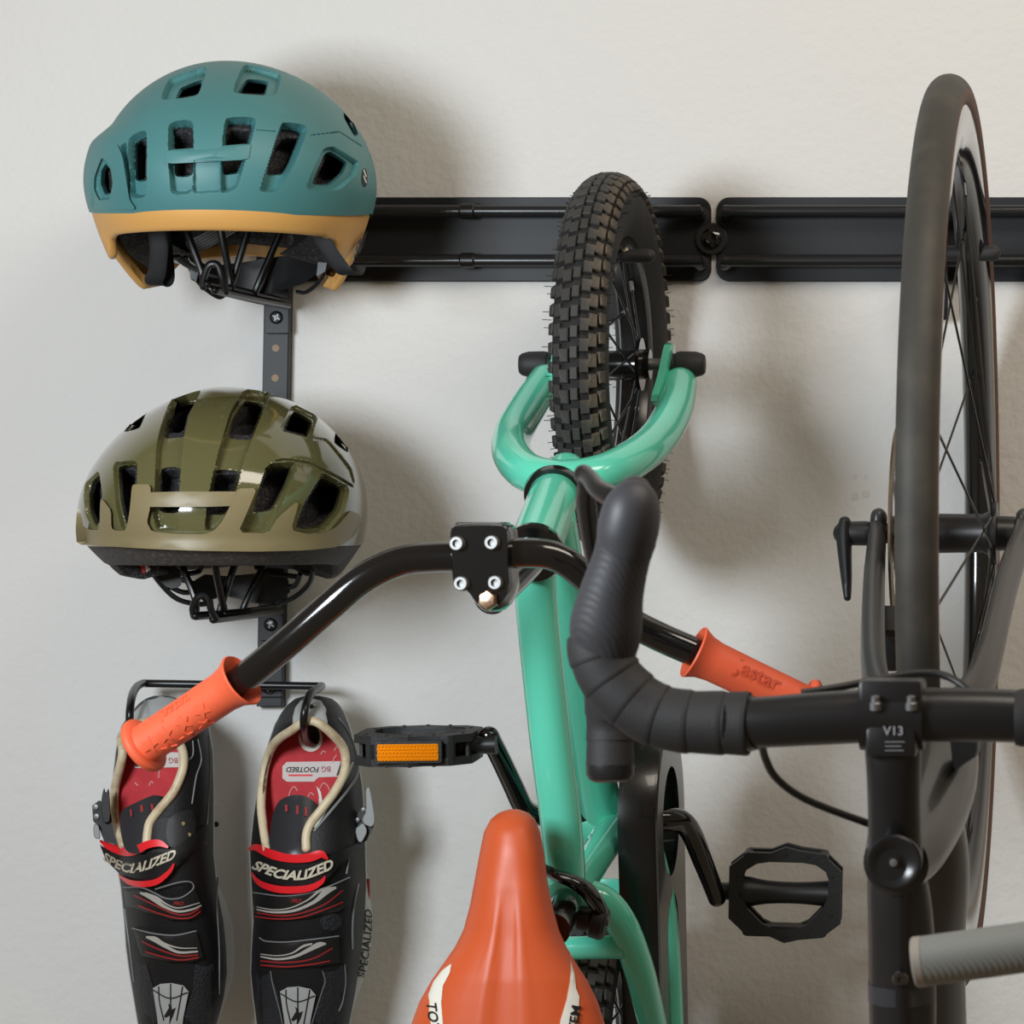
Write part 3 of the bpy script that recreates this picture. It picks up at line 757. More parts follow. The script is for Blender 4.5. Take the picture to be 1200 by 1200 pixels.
# axle lever
m = MB(); m.tube([P(1014, 625, .343), P(990, 625, .343)], [.0092, .0088], 20, 1, round_end=True); lv = m.build('axle_lever', BLK_PLASTIC, road)
m = MB(); m.tube([P(*p) for p in ((990, 612, .345), (989, 625, .346), (990, 650, .35), (992, 680, .355), (993, 700, .358))], [.0045, .006, .0052, .0040, .0028], 14, 5, r2=[.008, .009, .008, .006, .004], up=(1, 0, 0), round_end=True); m.build('lever_arm', BLK_PLASTIC, lv)
# fork
m = MB(); m.tube([P(*p) for p in ((1030, 606, .343), (1028, 630, .352), (1024, 690, .45), (1024, 780, .585), (1038, 830, .655), (1072, 858, .70))], [.0062, .0068, .0080, .0088, .0105, .012], 20, 8, r2=[.012, .013, .014, .016, .018, .02], up=(1, 0, 0), round_end=True); m.build('fork_blade', FORKM, road)
m = MB(); m.tube([P(*p) for p in ((1200, 606, .343), (1197, 630, .352), (1178, 690, .45), (1156, 780, .585), (1132, 830, .655), (1095, 858, .70))], [.0062, .0068, .0080, .0088, .0105, .012], 20, 8, r2=[.012, .015, .019, .020, .020, .02], up=(1, 0, 0), round_end=True); m.build('fork_blade', mat('satin taupe fork', (50, 47, 43), .40, coat=.1), road)
m = MB(); m.box(P(1043, 748, .455), (.014, .036, .036), Matrix.Rotation(.5, 3, 'X'), .003); cal = m.build('brake_caliper', BLK_PLASTIC, road)
m = MB(); m.lathe(P(1046, 743, .474), (.2, -1, 0), [(0, .0035), (.002, .003)], 12); m.build('caliper_bolt', CHROME, cal)
# head tube, crown and frame
m = MB(); m.tube([P(*p) for p in ((1084, 838, .690), (1090, 880, .715), (1086, 930, .765), (1066, 985, .84), (1050, 1012, .885))], [.026, .031, .030, .026, .020], 32, 6, r2=[.026, .030, .028, .024, .020], up=(1, 0, 0)); m.build('head_tube', FRAME, road)
m = MB(); m.tube([P(*p) for p in ((1082, 915, .742), (1086, 1010, .69), (1082, 1110, .63), (1085, 1240, .54), (1090, 1400, .40), (1098, 1560, .30))], [.020, .028, .028, .029, .029, .029], 30, 6, r2=[.020, .026, .026, .026, .026, .026], up=(1, 0, 0)); m.build('down_tube', FRAME, road)
m = MB(); m.tube([P(*p) for p in ((1050, 1020, .862), (1054, 1060, .858), (1057, 1120, .850), (1058, 1200, .842), (1060, 1320, .83), (1062, 1480, .81))], [.0175, .0195, .0205, .0205, .019, .017], 32, 6, r2=[.016, .017, .0175, .0175, .017, .016], up=(1, 0, 0)); tt = m.build('top_tube', mat('satin near black tube', (34, 33, 33), .36, coat=.2), road)
m = MB()
m.tube([P(1055, 1043, .878), P(1056, 1200, .861), P(1058, 1300, .854)], .0033, 12, 4, r2=.0016, up=(1, 0, 0)); m.build('cable_cover', mat('black cover strip', (30, 30, 32), .3), tt)
m = MB(); m.lathe(P(1055, 1147, .872), (0, -1, .05), [(-.004, .0050), (.001, .0050), (.0026, .0040), (.0028, .0018), (.0012, .0015)], 20); m.build('frame_bolt', mat('dark bolt', (86, 82, 78), .3, metal=.9), tt)
m = MB(); m.tube([P(1057, 1150, .847), P(1057.3, 1171, .845)], .0209, 32, 1, r2=.0179, up=(1, 0, 0)); m.build('frame_band', mat('charcoal band', (56, 56, 60), .4), tt)
# stem
STEM = mat('satin black stem alloy', (28, 28, 30), .34)
m = MB(); m.tube([P(*p) for p in ((1046, 850, .928), (1047, 890, .928), (1048, 940, .92), (1049, 985, .912), (1049, 1010, .91))], [.0180, .0165, .0158, .0162, .0165], 32, 5, r2=[.016, .015, .015, .016, .017], up=(1, 0, 0)); stem = m.build('stem', STEM, road)
m = MB(); m.tube([P(1046, 806, .928) + Vector((-.0188, 0, -.016)), P(1046, 806, .928) + Vector((.0188, 0, -.016))], .0208, 36, 1)
m.build('bar_clamp', STEM, stem)
m = MB(); m.box(P(1046, 815, .930), (.0375, .034, .020), bev=.003); m.build('face_plate', STEM, stem)
for x in (1026, 1068):
    m = MB(); m.lathe(P(x, 824, .949), (0, -.15, 1), [(-.004, .0034), (.0, .0034), (.0008, .0026), (.004, .0026), (.0045, .0018)], 14); m.build('bolt', CHROME, stem)
for x in (1029, 1070):
    m = MB(); m.lathe(P(x, 806, .925), (0, 0, 1), [(-.006, .0032), (.0035, .0032), (.004, .002)], 14); m.build('bolt', CHROME, stem)
m = MB(); m.tube([P(1048, 1010, .88), P(1048, 1011, .938)], [.0172, .0166], 36, 1); m.build('steerer_clamp', STEM, stem)
m = MB(); m.lathe(P(1048, 1010, .938), (0, -1, -.02), [(-.002, .0163), (.0015, .0163), (.003, .0150), (.0028, .0132), (.0008, .0105), (-.0012, .006), (-.0014, .0042), (.0004, .0040), (.0006, .0022), (-.001, .0018)], 44); tc_ = m.build('top_cap', mat('satin black cap', (30, 30, 32), .28), stem)
m = MB(); m.lathe(P(1047, 1011, .9405), (0, -1, 0), [(-.002, .0024), (.0004, .0023), (.0006, .001)], 10); m.build('cap_bolt', CHROME, stem)
m = MB(); text_on(m, 'V13', lambda x, y: P(1047 + x, 857 - y, .9492), 15, bold=.25); text_on(m, 'ALLOY STEM', lambda x, y: P(1049 + x, 873 - y, .9490), 3.6) if False else None
for k_, ww in ((869, 23), (874, 19), (879, 22)):
    m.add([P(1037, k_, .9489), P(1037 + ww, k_, .9489), P(1037 + ww, k_ + .9, .9489), P(1037, k_ + .9, .9489)], [(0, 1, 2, 3)])
m.build('lettering', mat('pale grey print', (150, 150, 156), .5), stem, fix=False)
m = MB(); m.box(P(1047, 866, .930), (.030, .036, .020), bev=.003); m.build('label_boss', STEM, stem)
# handlebar
m = MB(); m.tube([P(*p) for p in ((850, 847, .928), (900, 846, .93), (960, 842, .93), (1047, 838, .93), (1150, 838, .93), (1260, 842, .928))], [.0148, .0152, .0157, .0159, .0159, .0150], 32, 5); hbar = m.build('handlebar', STEM, road)
m = MB(); m.tube([P(*p) for p in ((1190, 841, .93), (1197, 841, .93), (1260, 843, .928))], [.0162, .0172, .0178], 28, 1); m.build('bar_tape', TAPE, hbar)
m = MB(); m.tube([P(850, 847, .928), P(872, 848, .928), P(886, 847, .93)], [.0172, .0170, .0158], 28, 2); m.build('finishing_tape', mat('glossy black tape', (20, 20, 21), .22), hbar)
# wrapped tape: each turn of the wrap is its own overlapping sleeve
path = catmull([(878, 848, .927), (840, 847, .926), (800, 845, .925), (765, 836, .924), (735, 815, .924), (714, 790, .924), (703, 765, .924), (700, 745, .922)], 24)
nt_ = 7; seg = len(path) // nt_
for i in range(nt_):
    a = max(0, i * seg - 6); b_ = min(len(path) - 1, (i + 1) * seg + 4)
    sub = path[a:b_ + 1:2]
    rr = np.linspace(.0193, .0180, len(sub)); rr[0] *= .975
    m = MB(); m.tube([P(*p) for p in sub], list(rr), 28, 1); m.build('tape_wrap', TAPE, hbar, angle=40)
# the drop curving back towards the wall
m = MB(); m.tube([P(*p) for p in ((701, 760, .915), (702, 735, .885), (705, 745, .845), (711, 790, .812), (715, 850, .80), (715, 905, .802))], .0140, 24, 8); drop = m.build('drop', TAPE, hbar)
for a, b_ in ((800, 834), (829, 868), (863, 897)):
    m = MB(); m.tube([P(np.interp(y, [790, 850, 905], [711, 715, 715]), y, np.interp(y, [790, 850, 905], [.812, .80, .802])) for y in (a, (a + b_) / 2, b_)], [.0143, .0147, .0150], 26, 2); m.build('tape_wrap', TAPE, drop, angle=40)
m = MB(); m.lathe(P(715, 896, .802), P(715, 916, .8025) - P(715, 896, .802), [(0, .0150), (.006, .0148), (.0095, .0128), (.011, .009)], 28); m.build('end_plug', mat('black bar plug', (30, 30, 31), .35), drop)
# brake hood and lever
hm = mat('ribbed black hood rubber', (52, 52, 56), .58)
wv = hm.node_tree; wb = wv.nodes['Principled BSDF']
wt = wv.nodes.new('ShaderNodeTexWave'); wt.inputs['Scale'].default_value = 120; wt.inputs['Distortion'].default_value = 5; wt.inputs['Detail Scale'].default_value = .4
wt.bands_direction = 'DIAGONAL'
wc = wv.nodes.new('ShaderNodeTexCoord'); wbp = wv.nodes.new('ShaderNodeBump'); wbp.inputs['Distance'].default_value = .00013
wv.links.new(wc.outputs['Object'], wt.inputs['Vector']); wv.links.new(wt.outputs['Fac'], wbp.inputs['Height']); wv.links.new(wbp.outputs['Normal'], wb.inputs['Normal'])
m = MB(); m.tube([P(*p) for p in ((706, 774, .922), (709, 750, .925), (711, 728, .928), (717, 695, .932), (728, 655, .936), (735, 630, .938))], [.0180, .0205, .0212, .0188, .0168, .0175], 32, 6, r2=[.018, .020, .021, .020, .019, .0195], up=(1, 0, 0)); hood = m.build('brake_hood', hm, road)
m = MB(); m.tube([P(*p) for p in ((733, 640, .938), (736, 620, .94), (740, 600, .942), (743, 585, .941), (744, 577, .938))], [.0168, .0180, .0172, .0150, .010], 32, 6, r2=[.019, .0205, .0195, .016, .010], up=(1, 0, 0), round_end=True); m.build('hood_tip', mat('smooth hood rubber', (56, 57, 62), .5), hood)
LEV = mat('dark lever alloy', (22, 22, 24), .25, coat=.3)
m = MB(); m.tube([P(*p) for p in ((742, 596, .925), (722, 585, .915), (702, 574, .90), (690, 560, .885), (684, 556, .878))], [.008, .0070, .0062, .0055, .0062], 18, 5, round_end=True); lvr = m.build('lever_body', LEV, hood)
m = MB(); m.tube([P(*p) for p in ((688, 566, .882), (687, 590, .865), (691, 625, .84), (697, 662, .815), (702, 690, .80))], [.0058, .0062, .0060, .0052, .004], 16, 5, r2=.004, up=(1, 0, 0), round_end=True); m.build('lever_blade', LEV, lvr)
# cables
CAB = mat('black cable housing', (26, 25, 26), .45)
m = MB(); m.tube([P(*p) for p in ((893, 868, .92), (896, 886, .905), (910, 912, .885), (945, 937, .865), (1012, 963, .84), (1030, 968, .82))], .0024, 12, 6); m.build('brake_cable', CAB, road)
m = MB(); m.tube([P(*p) for p in ((940, 812, .905), (985, 805, .895), (1030, 796, .885), (1075, 789, .88), (1105, 791, .88), (1128, 803, .885), (1145, 820, .895))], .0024, 12, 6); m.build('brake_cable', CAB, road)
m = MB(); m.prism(chaikin([(1112, 862), (1147, 860), (1145, 886), (1132, 895), (1117, 905)], 1, .15), lambda x, y: P(x, y, .80), lambda x, y: P(x, y, .80) + Vector((0, .03, 0)), 1.5, .003); m.build('cable_guide', BLK_PLASTIC, road)

# ================================================================ grey grip of the neighbouring handlebar
hg = thing('handlebar', P(1200, 1120, 1.0), 'grey ribbed rubber handlebar grip sticking out in front of the road bicycle frame', 'handlebar')
A, B = P(1071, 1128, 1.01), P(1330, 1092, 1.015)
ax = (B - A).normalized()
GR = mat('grey ribbed rubber', (126, 127, 123), .6)
gn = GR.node_tree; gb = gn.nodes['Principled BSDF']
gw = gn.nodes.new('ShaderNodeTexWave'); gw.inputs['Scale'].default_value = 150; gw.bands_direction = 'DIAGONAL'
gc = gn.nodes.new('ShaderNodeTexCoord'); gbp = gn.nodes.new('ShaderNodeBump'); gbp.inputs['Distance'].default_value = .00022
gn.links.new(gc.outputs['Object'], gw.inputs['Vector']); gn.links.new(gw.outputs['Fac'], gbp.inputs['Height']); gn.links.new(gbp.outputs['Normal'], gb.inputs['Normal'])
m = MB(); m.lathe(A, ax, [(.006, .0140), (.006, .0144), (.13, .0146), (.13, .010)], 40); g = m.build('grip', GR, hg)
m = MB(); m.lathe(A, ax, [(0, .0), (0, .0135), (.0008, .0146), (.0055, .0146), (.0065, .0138)], 40); m.build('end_collar', mat('beige grey collar', (150, 144, 134), .5), hg)
m = MB(); m.tube([A + ax * .125, A + ax * .30], .011, 20, 1); m.build('bar_tube', BLK_GLOSS, hg)
# ================================================================ helmets
class Dome:
    def __init__(s, cpx, ra, rb, rcf, rcb, n, m_, yaw, nl, sh=0.):
        s.nl = nl; s.sh = sh
        s.C = P(*cpx); a = math.radians(yaw)
        s.A = Vector((math.cos(a), math.sin(a), 0)); s.F = Vector((math.sin(a), -math.cos(a), 0))
        s.ra, s.rb, s.rcf, s.rcb, s.n, s.m = ra, rb, rcf, rcb, n, m_
        s.Mw = np.array([list(s.A), [0, 0, 1], list(s.F)])
    def shoulder(s, b, sn): return 1 - s.sh * sstep(.026, .044, b) * sstep(-.25, -.95, sn)
    def nn(s, sn): return s.n + (s.nl - s.n) * sstep(-.1, -.9, sn)
    def local(s, phi, th, off=0., bl=None):
        """phi round the head (0 = front), th elevation; off shrinks the dome by that many metres."""
        ra, rb, rf, rk = s.ra - off, s.rb - off, s.rcf - off, s.rcb - off
        rc = np.where(np.cos(phi) >= 0, rf, rk)
        b = rb * np.sin(th) if bl is None else bl
        n = s.nn(np.sin(phi))
        k = np.maximum(1 - np.abs(np.clip(b / rb, -1, 1)) ** n, 0) ** (1 / n)
        rho = 1 / (np.abs(np.sin(phi) / ra) ** s.m + np.abs(np.cos(phi) / rc) ** s.m) ** (1 / s.m)
        return np.stack([k * rho * np.sin(phi) * s.shoulder(b, np.sin(phi)), b + 0 * phi, k * rho * np.cos(phi)], -1)
    def skirt(s, phi, b, off=0., b_ref=-.022, taper=.25):
        """wall that carries on below the dome, leaning in by taper."""
        L = s.local(phi, 0 * phi, off, np.full_like(phi, b_ref)); h = np.maximum(b_ref - b, 0)
        r = np.hypot(L[:, 0], L[:, 2]); k = (r - taper * h) / r
        return np.stack([L[:, 0] * k, b, L[:, 2] * k], -1)
    def world(s, L): return L @ s.Mw + np.array(s.C)
    def F_(s, W):
        L = (np.asarray(W) - np.array(s.C)) @ s.Mw.T
        rc = np.where(L[..., 2] >= 0, s.rcf, s.rcb)
        sn = L[..., 0] / np.maximum(np.hypot(L[..., 0], L[..., 2]), 1e-9); n = s.nn(sn)
        return (np.abs(L[..., 0] / s.ra / s.shoulder(L[..., 1], sn)) ** s.m + np.abs(L[..., 2] / rc) ** s.m) ** (n / s.m) + np.abs(L[..., 1] / s.rb) ** n - 1
    def depth(s, px, py):
        """distance from the wall of the dome's front surface seen at a pixel."""
        ds = np.linspace(.36, .12, 200); z = DIST - ds
        W = np.stack([(px - X0) / FPX * z, -ds, ZC + (Y0 - py) / FPX * z], -1); f = s.F_(W)
        i = np.argmax(f < 0)
        if f[i] >= 0: return ds[np.argmin(f)]
        if i == 0: return ds[0]
        t = f[i - 1] / (f[i - 1] - f[i]); return ds[i - 1] + (ds[i] - ds[i - 1]) * t
def grid_faces(nr, nc, keep=None, wrap=True):
    F = []
    for i in range(nr - 1):
        for j in range(nc if wrap else nc - 1):
            k = (j + 1) % nc
            if keep is not None and not (keep[i, j] or keep[i + 1, j] or keep[i, k] or keep[i + 1, k]): continue
            F.append((i * nc + j, i * nc + k, (i + 1) * nc + k, (i + 1) * nc + j))
    return F
def phis(fine, coarse):
    return np.radians(np.concatenate([np.arange(-105, 105, fine), np.arange(105, 255, coarse)]))
def dome_surface(D, off, fine, rows, bmin, vents, snap):
    """dome grid with recesses: vents = (outline px, depth m, wall px)."""
    ph = phis(fine, 2.5); nc = len(ph)
    th = np.linspace(0, 1, rows); PH, TH = np.meshgrid(ph, th)
    b0 = bmin(PH)
    rb = D.rb - off
    t0 = np.arcsin(np.clip(b0 / rb, -1, 1)); el = t0 + (np.pi / 2 - t0) * TH
    L = D.local(PH, el, off, rb * np.sin(el)); W = D.world(L)
    du = np.gradient(W, axis=1); dv = np.gradient(W, axis=0); N = np.cross(du, dv)
    N[-1] = np.array((0, 0, 1.)); N /= np.maximum(np.linalg.norm(N, axis=-1, keepdims=True), 1e-12)
    out = W - np.array(D.C); sg = np.sign(np.sum(N * out, -1, keepdims=True)); N = N * np.where(sg == 0, 1, sg)
    view = np.array((0, -DIST, ZC)) - W; vis = np.sum(N * view, -1) > -.2
    X, Y = px_of(W); pts = np.stack([X.ravel(), Y.ravel()], -1)
    v_ = vis.ravel(); dN = np.zeros(len(pts)); dV = np.zeros(len(pts)); gone = np.zeros(len(pts), bool)
    W = W.reshape(-1, 3); snapped = np.zeros(len(pts), bool)
    for poly, dep, wpx, hole in sorted(vents, key=lambda q: -q[3]):
        bb = np.array(poly); sel = v_ & (pts[:, 0] > bb[:, 0].min() - 3) & (pts[:, 0] < bb[:, 0].max() + 3) & (pts[:, 1] > bb[:, 1].min() - 3) & (pts[:, 1] < bb[:, 1].max() + 3)
        idx = np.where(sel)[0]
        if not len(idx): continue
        q = sdf(pts[idx], poly)
        # pull vertices next to the outline (and to the foot of its wall) onto it, for clean edges
        gx = sdf(pts[idx] + (.05, 0), poly) - q; gy = sdf(pts[idx] + (0, .05), poly) - q
        g = np.stack([gx, gy], -1) / .05
        for lev in (0., -wpx):
            m = (np.abs(q - lev) < snap) & ~snapped[idx]
            ii = idx[m]; dlt = -(q[m] - lev)[:, None] * g[m]
            pts[ii] += dlt; z = W[ii, 1] + DIST
            W[ii, 0] += dlt[:, 0] * z / FPX; W[ii, 2] -= dlt[:, 1] * z / FPX; snapped[ii] = True
        q = sdf(pts[idx], poly); f = np.clip(-q / wpx, 0, 1)
        if hole: dV[idx] = np.maximum(dV[idx], dep * f); gone[idx] |= q < -wpx + .25
        else: dN[idx] = np.maximum(dN[idx], dep * f)
    W = W.reshape(*PH.shape, 3); dN = dN.reshape(PH.shape); dV = dV.reshape(PH.shape)
    vd = -view / np.linalg.norm(view, axis=-1, keepdims=True)
    dr = .45 * vd - .55 * N; dr /= np.linalg.norm(dr, axis=-1, keepdims=True)
    dh = .80 * vd - .20 * N; dh /= np.linalg.norm(dh, axis=-1, keepdims=True)
    W2 = W + dr * dN[..., None] + dh * np.maximum(dV - dN * .6, 0)[..., None]
    disp = gone.reshape(PH.shape)
    return W2, disp, PH, nc
def shell_mesh(name, D, off, fine, rows, bmin, vents, cut, inner_off, material, parent, angle=60):
    W, disp, PH, nc = dome_surface(D, off, fine, rows, bmin, vents, .48)
    keep = ~disp
    F = grid_faces(rows, nc, keep)
    mb = MB(); mb.add(W.reshape(-1, 3), F)
    o = mb.build(name, material, parent, angle=angle, fix=False)
    return o, W, PH

def helmet(D, label, name, shell_mat, vents_shell, vents_liner, bmin, liner_low, foam, band=None, group=None):
    t = thing(name, P(325, 300, .05) if False else D.C + Vector((0, 0, -.04)), label, 'helmet', group)
    shell_mesh('shell', D, 0., .36, 260, bmin, vents_shell, 0, 0, shell_mat, t, 38)
    # foam liner: outer face with pockets, inner cavity, lower lip
    rows = 120
    W, disp, PH, nc = dome_surface(D, .012, .7, rows, bmin, vents_liner, .8)
    ph = PH[0]; inn = []
    low = liner_low(ph)
    rb = D.rb - .034
    inn.append(D.world(D.skirt(ph, low + .004, .030)))
    for q in np.linspace(.12, 1, 24):
        t0 = np.arcsin(np.clip(low / rb, -.98, .98)); el = t0 + (np.pi / 2 - t0) * q
        inn.append(D.world(D.local(ph, el, .034, rb * np.sin(el))))
    lowl = D.skirt(ph, low * .5 + bmin(ph) * .5, .0135); lowl2 = D.skirt(ph, low, .017)
    rings = [r_ for r_ in W[::-1]] + [D.world(lowl), D.world(lowl2)] + inn
    V = np.array(rings); mb = MB(); mb.add(V.reshape(-1, 3), grid_faces(len(rings), nc))
    mb.build('liner', foam, t, angle=60, fix=False)
    return t
def ch(p, it=2, q=.16): return chaikin(p, it, q)
def shift(p, dx, dy): return [(x + dx, y + dy) for x, y in p]

FOAM = mat('dark foam', (34, 33, 36), .85, var=(420, (92, 90, 94), .5, .78), bump=(700, .0006))
# ---------- teal helmet
DT = Dome((272, 216, .165), .1113, .0965, .146, .130, 1.92, 2.1, 8, 1.92, .09)
TEAL = mat('matte teal shell', (71, 125, 127), .50, var=(9, (84, 136, 137), .45, .75))
V = {   # through openings
 'a': [(202, 115), (209, 97), (237, 86), (232.5, 111)],
 'b': [(276, 108.5), (289, 86), (318, 89), (311.5, 110)],
 'c': [(151, 163), (171, 153), (170, 213), (152, 214)],
 'd': [(197.5, 145), (226, 141), (225.5, 207), (201, 209)],
 'e': [(264.5, 139), (300, 139), (290, 178), (281, 204), (260, 206), (260, 190)],
 'f': [(332, 144), (360.5, 149), (343, 195), (336, 205.5), (313, 207), (322, 175)],
 'g': [(367, 218.5), (384, 178), (391, 175.5), (412, 189), (407, 203), (391, 218.5)],
 'h': [(403, 128), (411, 136), (420, 157), (416, 161), (403, 138)],
 'i': [(114.5, 200), (120, 190.5), (126, 198), (128.5, 215), (126, 229), (119, 229), (114, 216)],
}
R_ = [   # recesses whose floor is shell
 [(187, 118), (197, 92), (244, 76), (233, 112.5)], [(271, 109.5), (285, 74), (331, 86), (324, 112.5)],
 [(149, 161), (172.5, 150), (171.5, 232), (151, 232.5)], [(196, 143), (227, 139), (226.5, 227), (199, 229)],
 [(263, 137), (302, 137), (290, 178), (278, 221), (258.5, 228), (259, 190)], [(330, 142), (363, 147), (344, 195), (326, 225), (303, 225.5), (320, 174)],
 [(356, 223), (379, 174), (391, 171), (422, 190), (417, 206), (397, 224)], [(110.5, 207), (119, 184), (129, 193), (132.5, 215), (129, 234), (116, 235), (110, 222)]]
DEP = (.006, .006, .009, .009, .009, .009, .005, .004)
vs = [(ch(V[k_], 2, .12), .013, 1.6, True) for k_ in V]
vs += [(ch(p, 2, .12), d_, 1.8, False) for p, d_ in zip(R_, DEP)]
vs += [(ch([(226, 188), (259.5, 188), (259, 225), (226, 227)], 1, .08), .005, 1.5, False), (ch([(140, 171), (149, 166), (152, 232), (149, 229)], 1), .007, 1.2, False),
       ([(300, 151.2), (326, 152.8), (326, 154.6), (300, 153)], .0012, .8, False), ([(364, 157.5), (398, 153.5), (424, 170.5), (424, 172.3), (398, 155.4), (364, 159.3)], .0012, .8, False)]
vl = []
for k_, dy in (('a', 9), ('b', 8), ('c', 12), ('d', 16), ('e', 15), ('f', 18), ('g', 4), ('h', 3), ('i', 2)):
    p = V[k_]; ymn = min(y for x, y in p); q = [(x, max(y, ymn + dy)) for x, y in p]
    vl.append((ch(q, 1), .019, 2.0, False))
bT = lambda ph: -.0222 - .0112 * np.maximum(np.cos(ph), 0) ** 1.0
def lowT(ph):
    a = np.degrees(np.abs((ph + np.pi) % (2 * np.pi) - np.pi))
    return np.interp(a, [0, 40, 60, 78, 95, 125, 150, 180], [-.039, -.038, -.042, -.040, -.052, -.064, -.046, -.040])
teal = helmet(DT, 'matte teal helmet with a mustard lower rim, on the upper hook', 'bicycle_helmet', TEAL, vs, vl, bT, lowT, FOAM, group='helmets on the strip')
# mustard lower rim
MUST = mat('mustard lower shell', (214, 160, 88), .5)
ph = phis(1.2, 2.5); nc = len(ph)
deg = np.degrees(np.abs((ph + np.pi) % (2 * np.pi) - np.pi))
bot = np.interp(deg, [0, 46, 54, 60, 72, 80, 90, 108, 124, 138, 152, 180], [-.0445, -.0450, -.0480, -.0600, -.0610, -.0540, -.0500, -.0640, -.0800, -.0760, -.0540, -.0480])
rings = []
top = bT(ph) + .003
for q in np.linspace(0, 1, 9):
    b_ = top + (bot - top) * q; L = DT.skirt(ph, b_, .0018 + .004 * q ** 2); rings.append(DT.world(L))
for off, add in ((.0075, -.0010), (.010, -.0006), (.0115, .001), (.0125, .010)):
    rings.append(DT.world(DT.skirt(ph, bot + add, off)))
mb = MB(); mb.add(np.array(rings).reshape(-1, 3), grid_faces(len(rings), nc)); rimo = mb.build('lower_rim', MUST, teal, angle=50, fix=False)
def on_dome(D, off=0.0): return lambda x, y, o: P(x, y, D.depth(x, y) + off + o)
mb = MB(); sheet(mb, ch([(194, 176), (294, 168), (291, 187), (195, 192)], 1, .08), lambda x, y, o: P(x, y, DT.depth(x, y) - .005 + o), .0065, 6); mb.build('front_bar', TEAL, teal, angle=40)
wing = chaikin([(107.5, 246), (106.5, 220), (107.5, 203), (112, 184), (118.5, 169.5), (138, 169), (144, 186), (148, 212), (151.5, 234), (160, 246)], 2, .12)
mb = MB(); sheet(mb, wing, lambda x, y, o: P(x, y, DT.depth(max(x, 109), y) - .001 + o), .0042, 5, holes=(chaikin(R_[7], 2, .12),)); mb.build('side_wing', TEAL, teal, angle=40)
mb = MB(); sheet(mb, ell(427.5, 208, 3.2, 11, 20), on_dome(DT, .0008), .0006, 4); lg = mb.build('badge', BLACK_PRINT, teal)
mb = MB()
for dy in (-4, 3): sheet(mb, [(425.5, 203 + dy), (426.8, 202.5 + dy), (430, 211 + dy), (428.7, 211.5 + dy)], on_dome(DT, .0016), .0005, 4)
mb.build('badge_stripe', WHITE_PRINT, lg)
def rim_pt(phi, b_, off=0.):
    L = DT.skirt(np.array([phi]), np.array([b_]), .0018 - off); return Vector(DT.world(L)[0])
mb = MB(); text_on(mb, 'SMITH', lambda x, y: rim_pt(math.radians(88) + x / .11, -.047 + y + .25 * x, .0012), .019, bold=.0006); mb.build('lettering', BLACK_PRINT, rimo, fix=False)
# inside: care labels, straps, fit cradle
LABEL = mat('white care label', (226, 228, 230), .6)
LINE = mat('grey label print', (120, 122, 126), .6)
STRAP = mat('black webbing', (17, 19, 23), .7, bump=(1500, .0002))
CRADLE = mat('dark fit cradle', (17, 18, 21), .45)
def label_sheet(parent, quad, dfn, rows_, rad=3):
    """paper label: quad = four px corners, printed lines parallel to its long edge."""
    q = [np.array(p, float) for p in quad]
    mb = MB(); sheet(mb, chaikin(quad, 2, .12), lambda x, y, o: P(x, y, dfn(x, y) + o), .0006, 5); lb = mb.build('care_label', LABEL, parent)
    mb = MB()
    for i in range(rows_):
        v0 = (i + .8) / (rows_ + .8); v1 = v0 + .2 / rows_
        pt = lambda u, v: (q[0] * (1 - u) + q[1] * u) * (1 - v) + (q[3] * (1 - u) + q[2] * u) * v
        a, b_, c, e = pt(.06, v0), pt(.94, v0), pt(.94, v1), pt(.06, v1)
        sheet(mb, [tuple(k_) for k_ in (a, b_, c, e)], lambda x, y, o: P(x, y, dfn(x, y) + .0008 + o), .0002, 6)
    mb.build('label_print', LINE, lb, fix=False, smooth=False)
def inner_wall(x, y):
    best = .06
    for d_ in np.arange(.05, .20, .002):          # first point on the ray, coming from the wall, that lies inside the cavity
        L_ = (np.array(P(x, y, d_)) - np.array(DT.C)) @ DT.Mw.T
        taper = .25 * max(0, -.022 - L_[1])
        if (abs(L_[0]) / (DT.ra - .034 - taper)) ** 2.1 + (abs(L_[2]) / (DT.rcb - .034 - taper)) ** 2.1 < 1: return d_ + .015
    return .12
label_sheet(teal, [(192, 297), (272, 256), (287, 266), (208, 312)], inner_wall, 5)
label_sheet(teal, [(322, 256), (372, 258), (398, 300), (376, 293)], inner_wall, 5)
def strap(parent, pts, wd, th=.0012, up=(1, 0, 0)):
    mb = MB(); mb.tube([P(*p) for p in pts], wd, 12, 6, r2=th, up=up); mb.build('strap', STRAP, parent, angle=50)
strap(teal, [(182, 266, .225), (186, 290, .222), (184, 318, .215), (180, 330, .210), (186, 333, .204), (194, 328, .20), (193, 305, .196), (190, 270, .19)], [.007] * 8)
strap(teal, [(364, 262, .225), (380, 285, .222), (394, 306, .218), (405, 318, .214), (416, 320, .208), (420, 312, .204)], [.0062] * 6)
strap(teal, [(206, 300, .19), (222, 312, .17), (240, 320, .14), (262, 326, .10)], [.004] * 4)
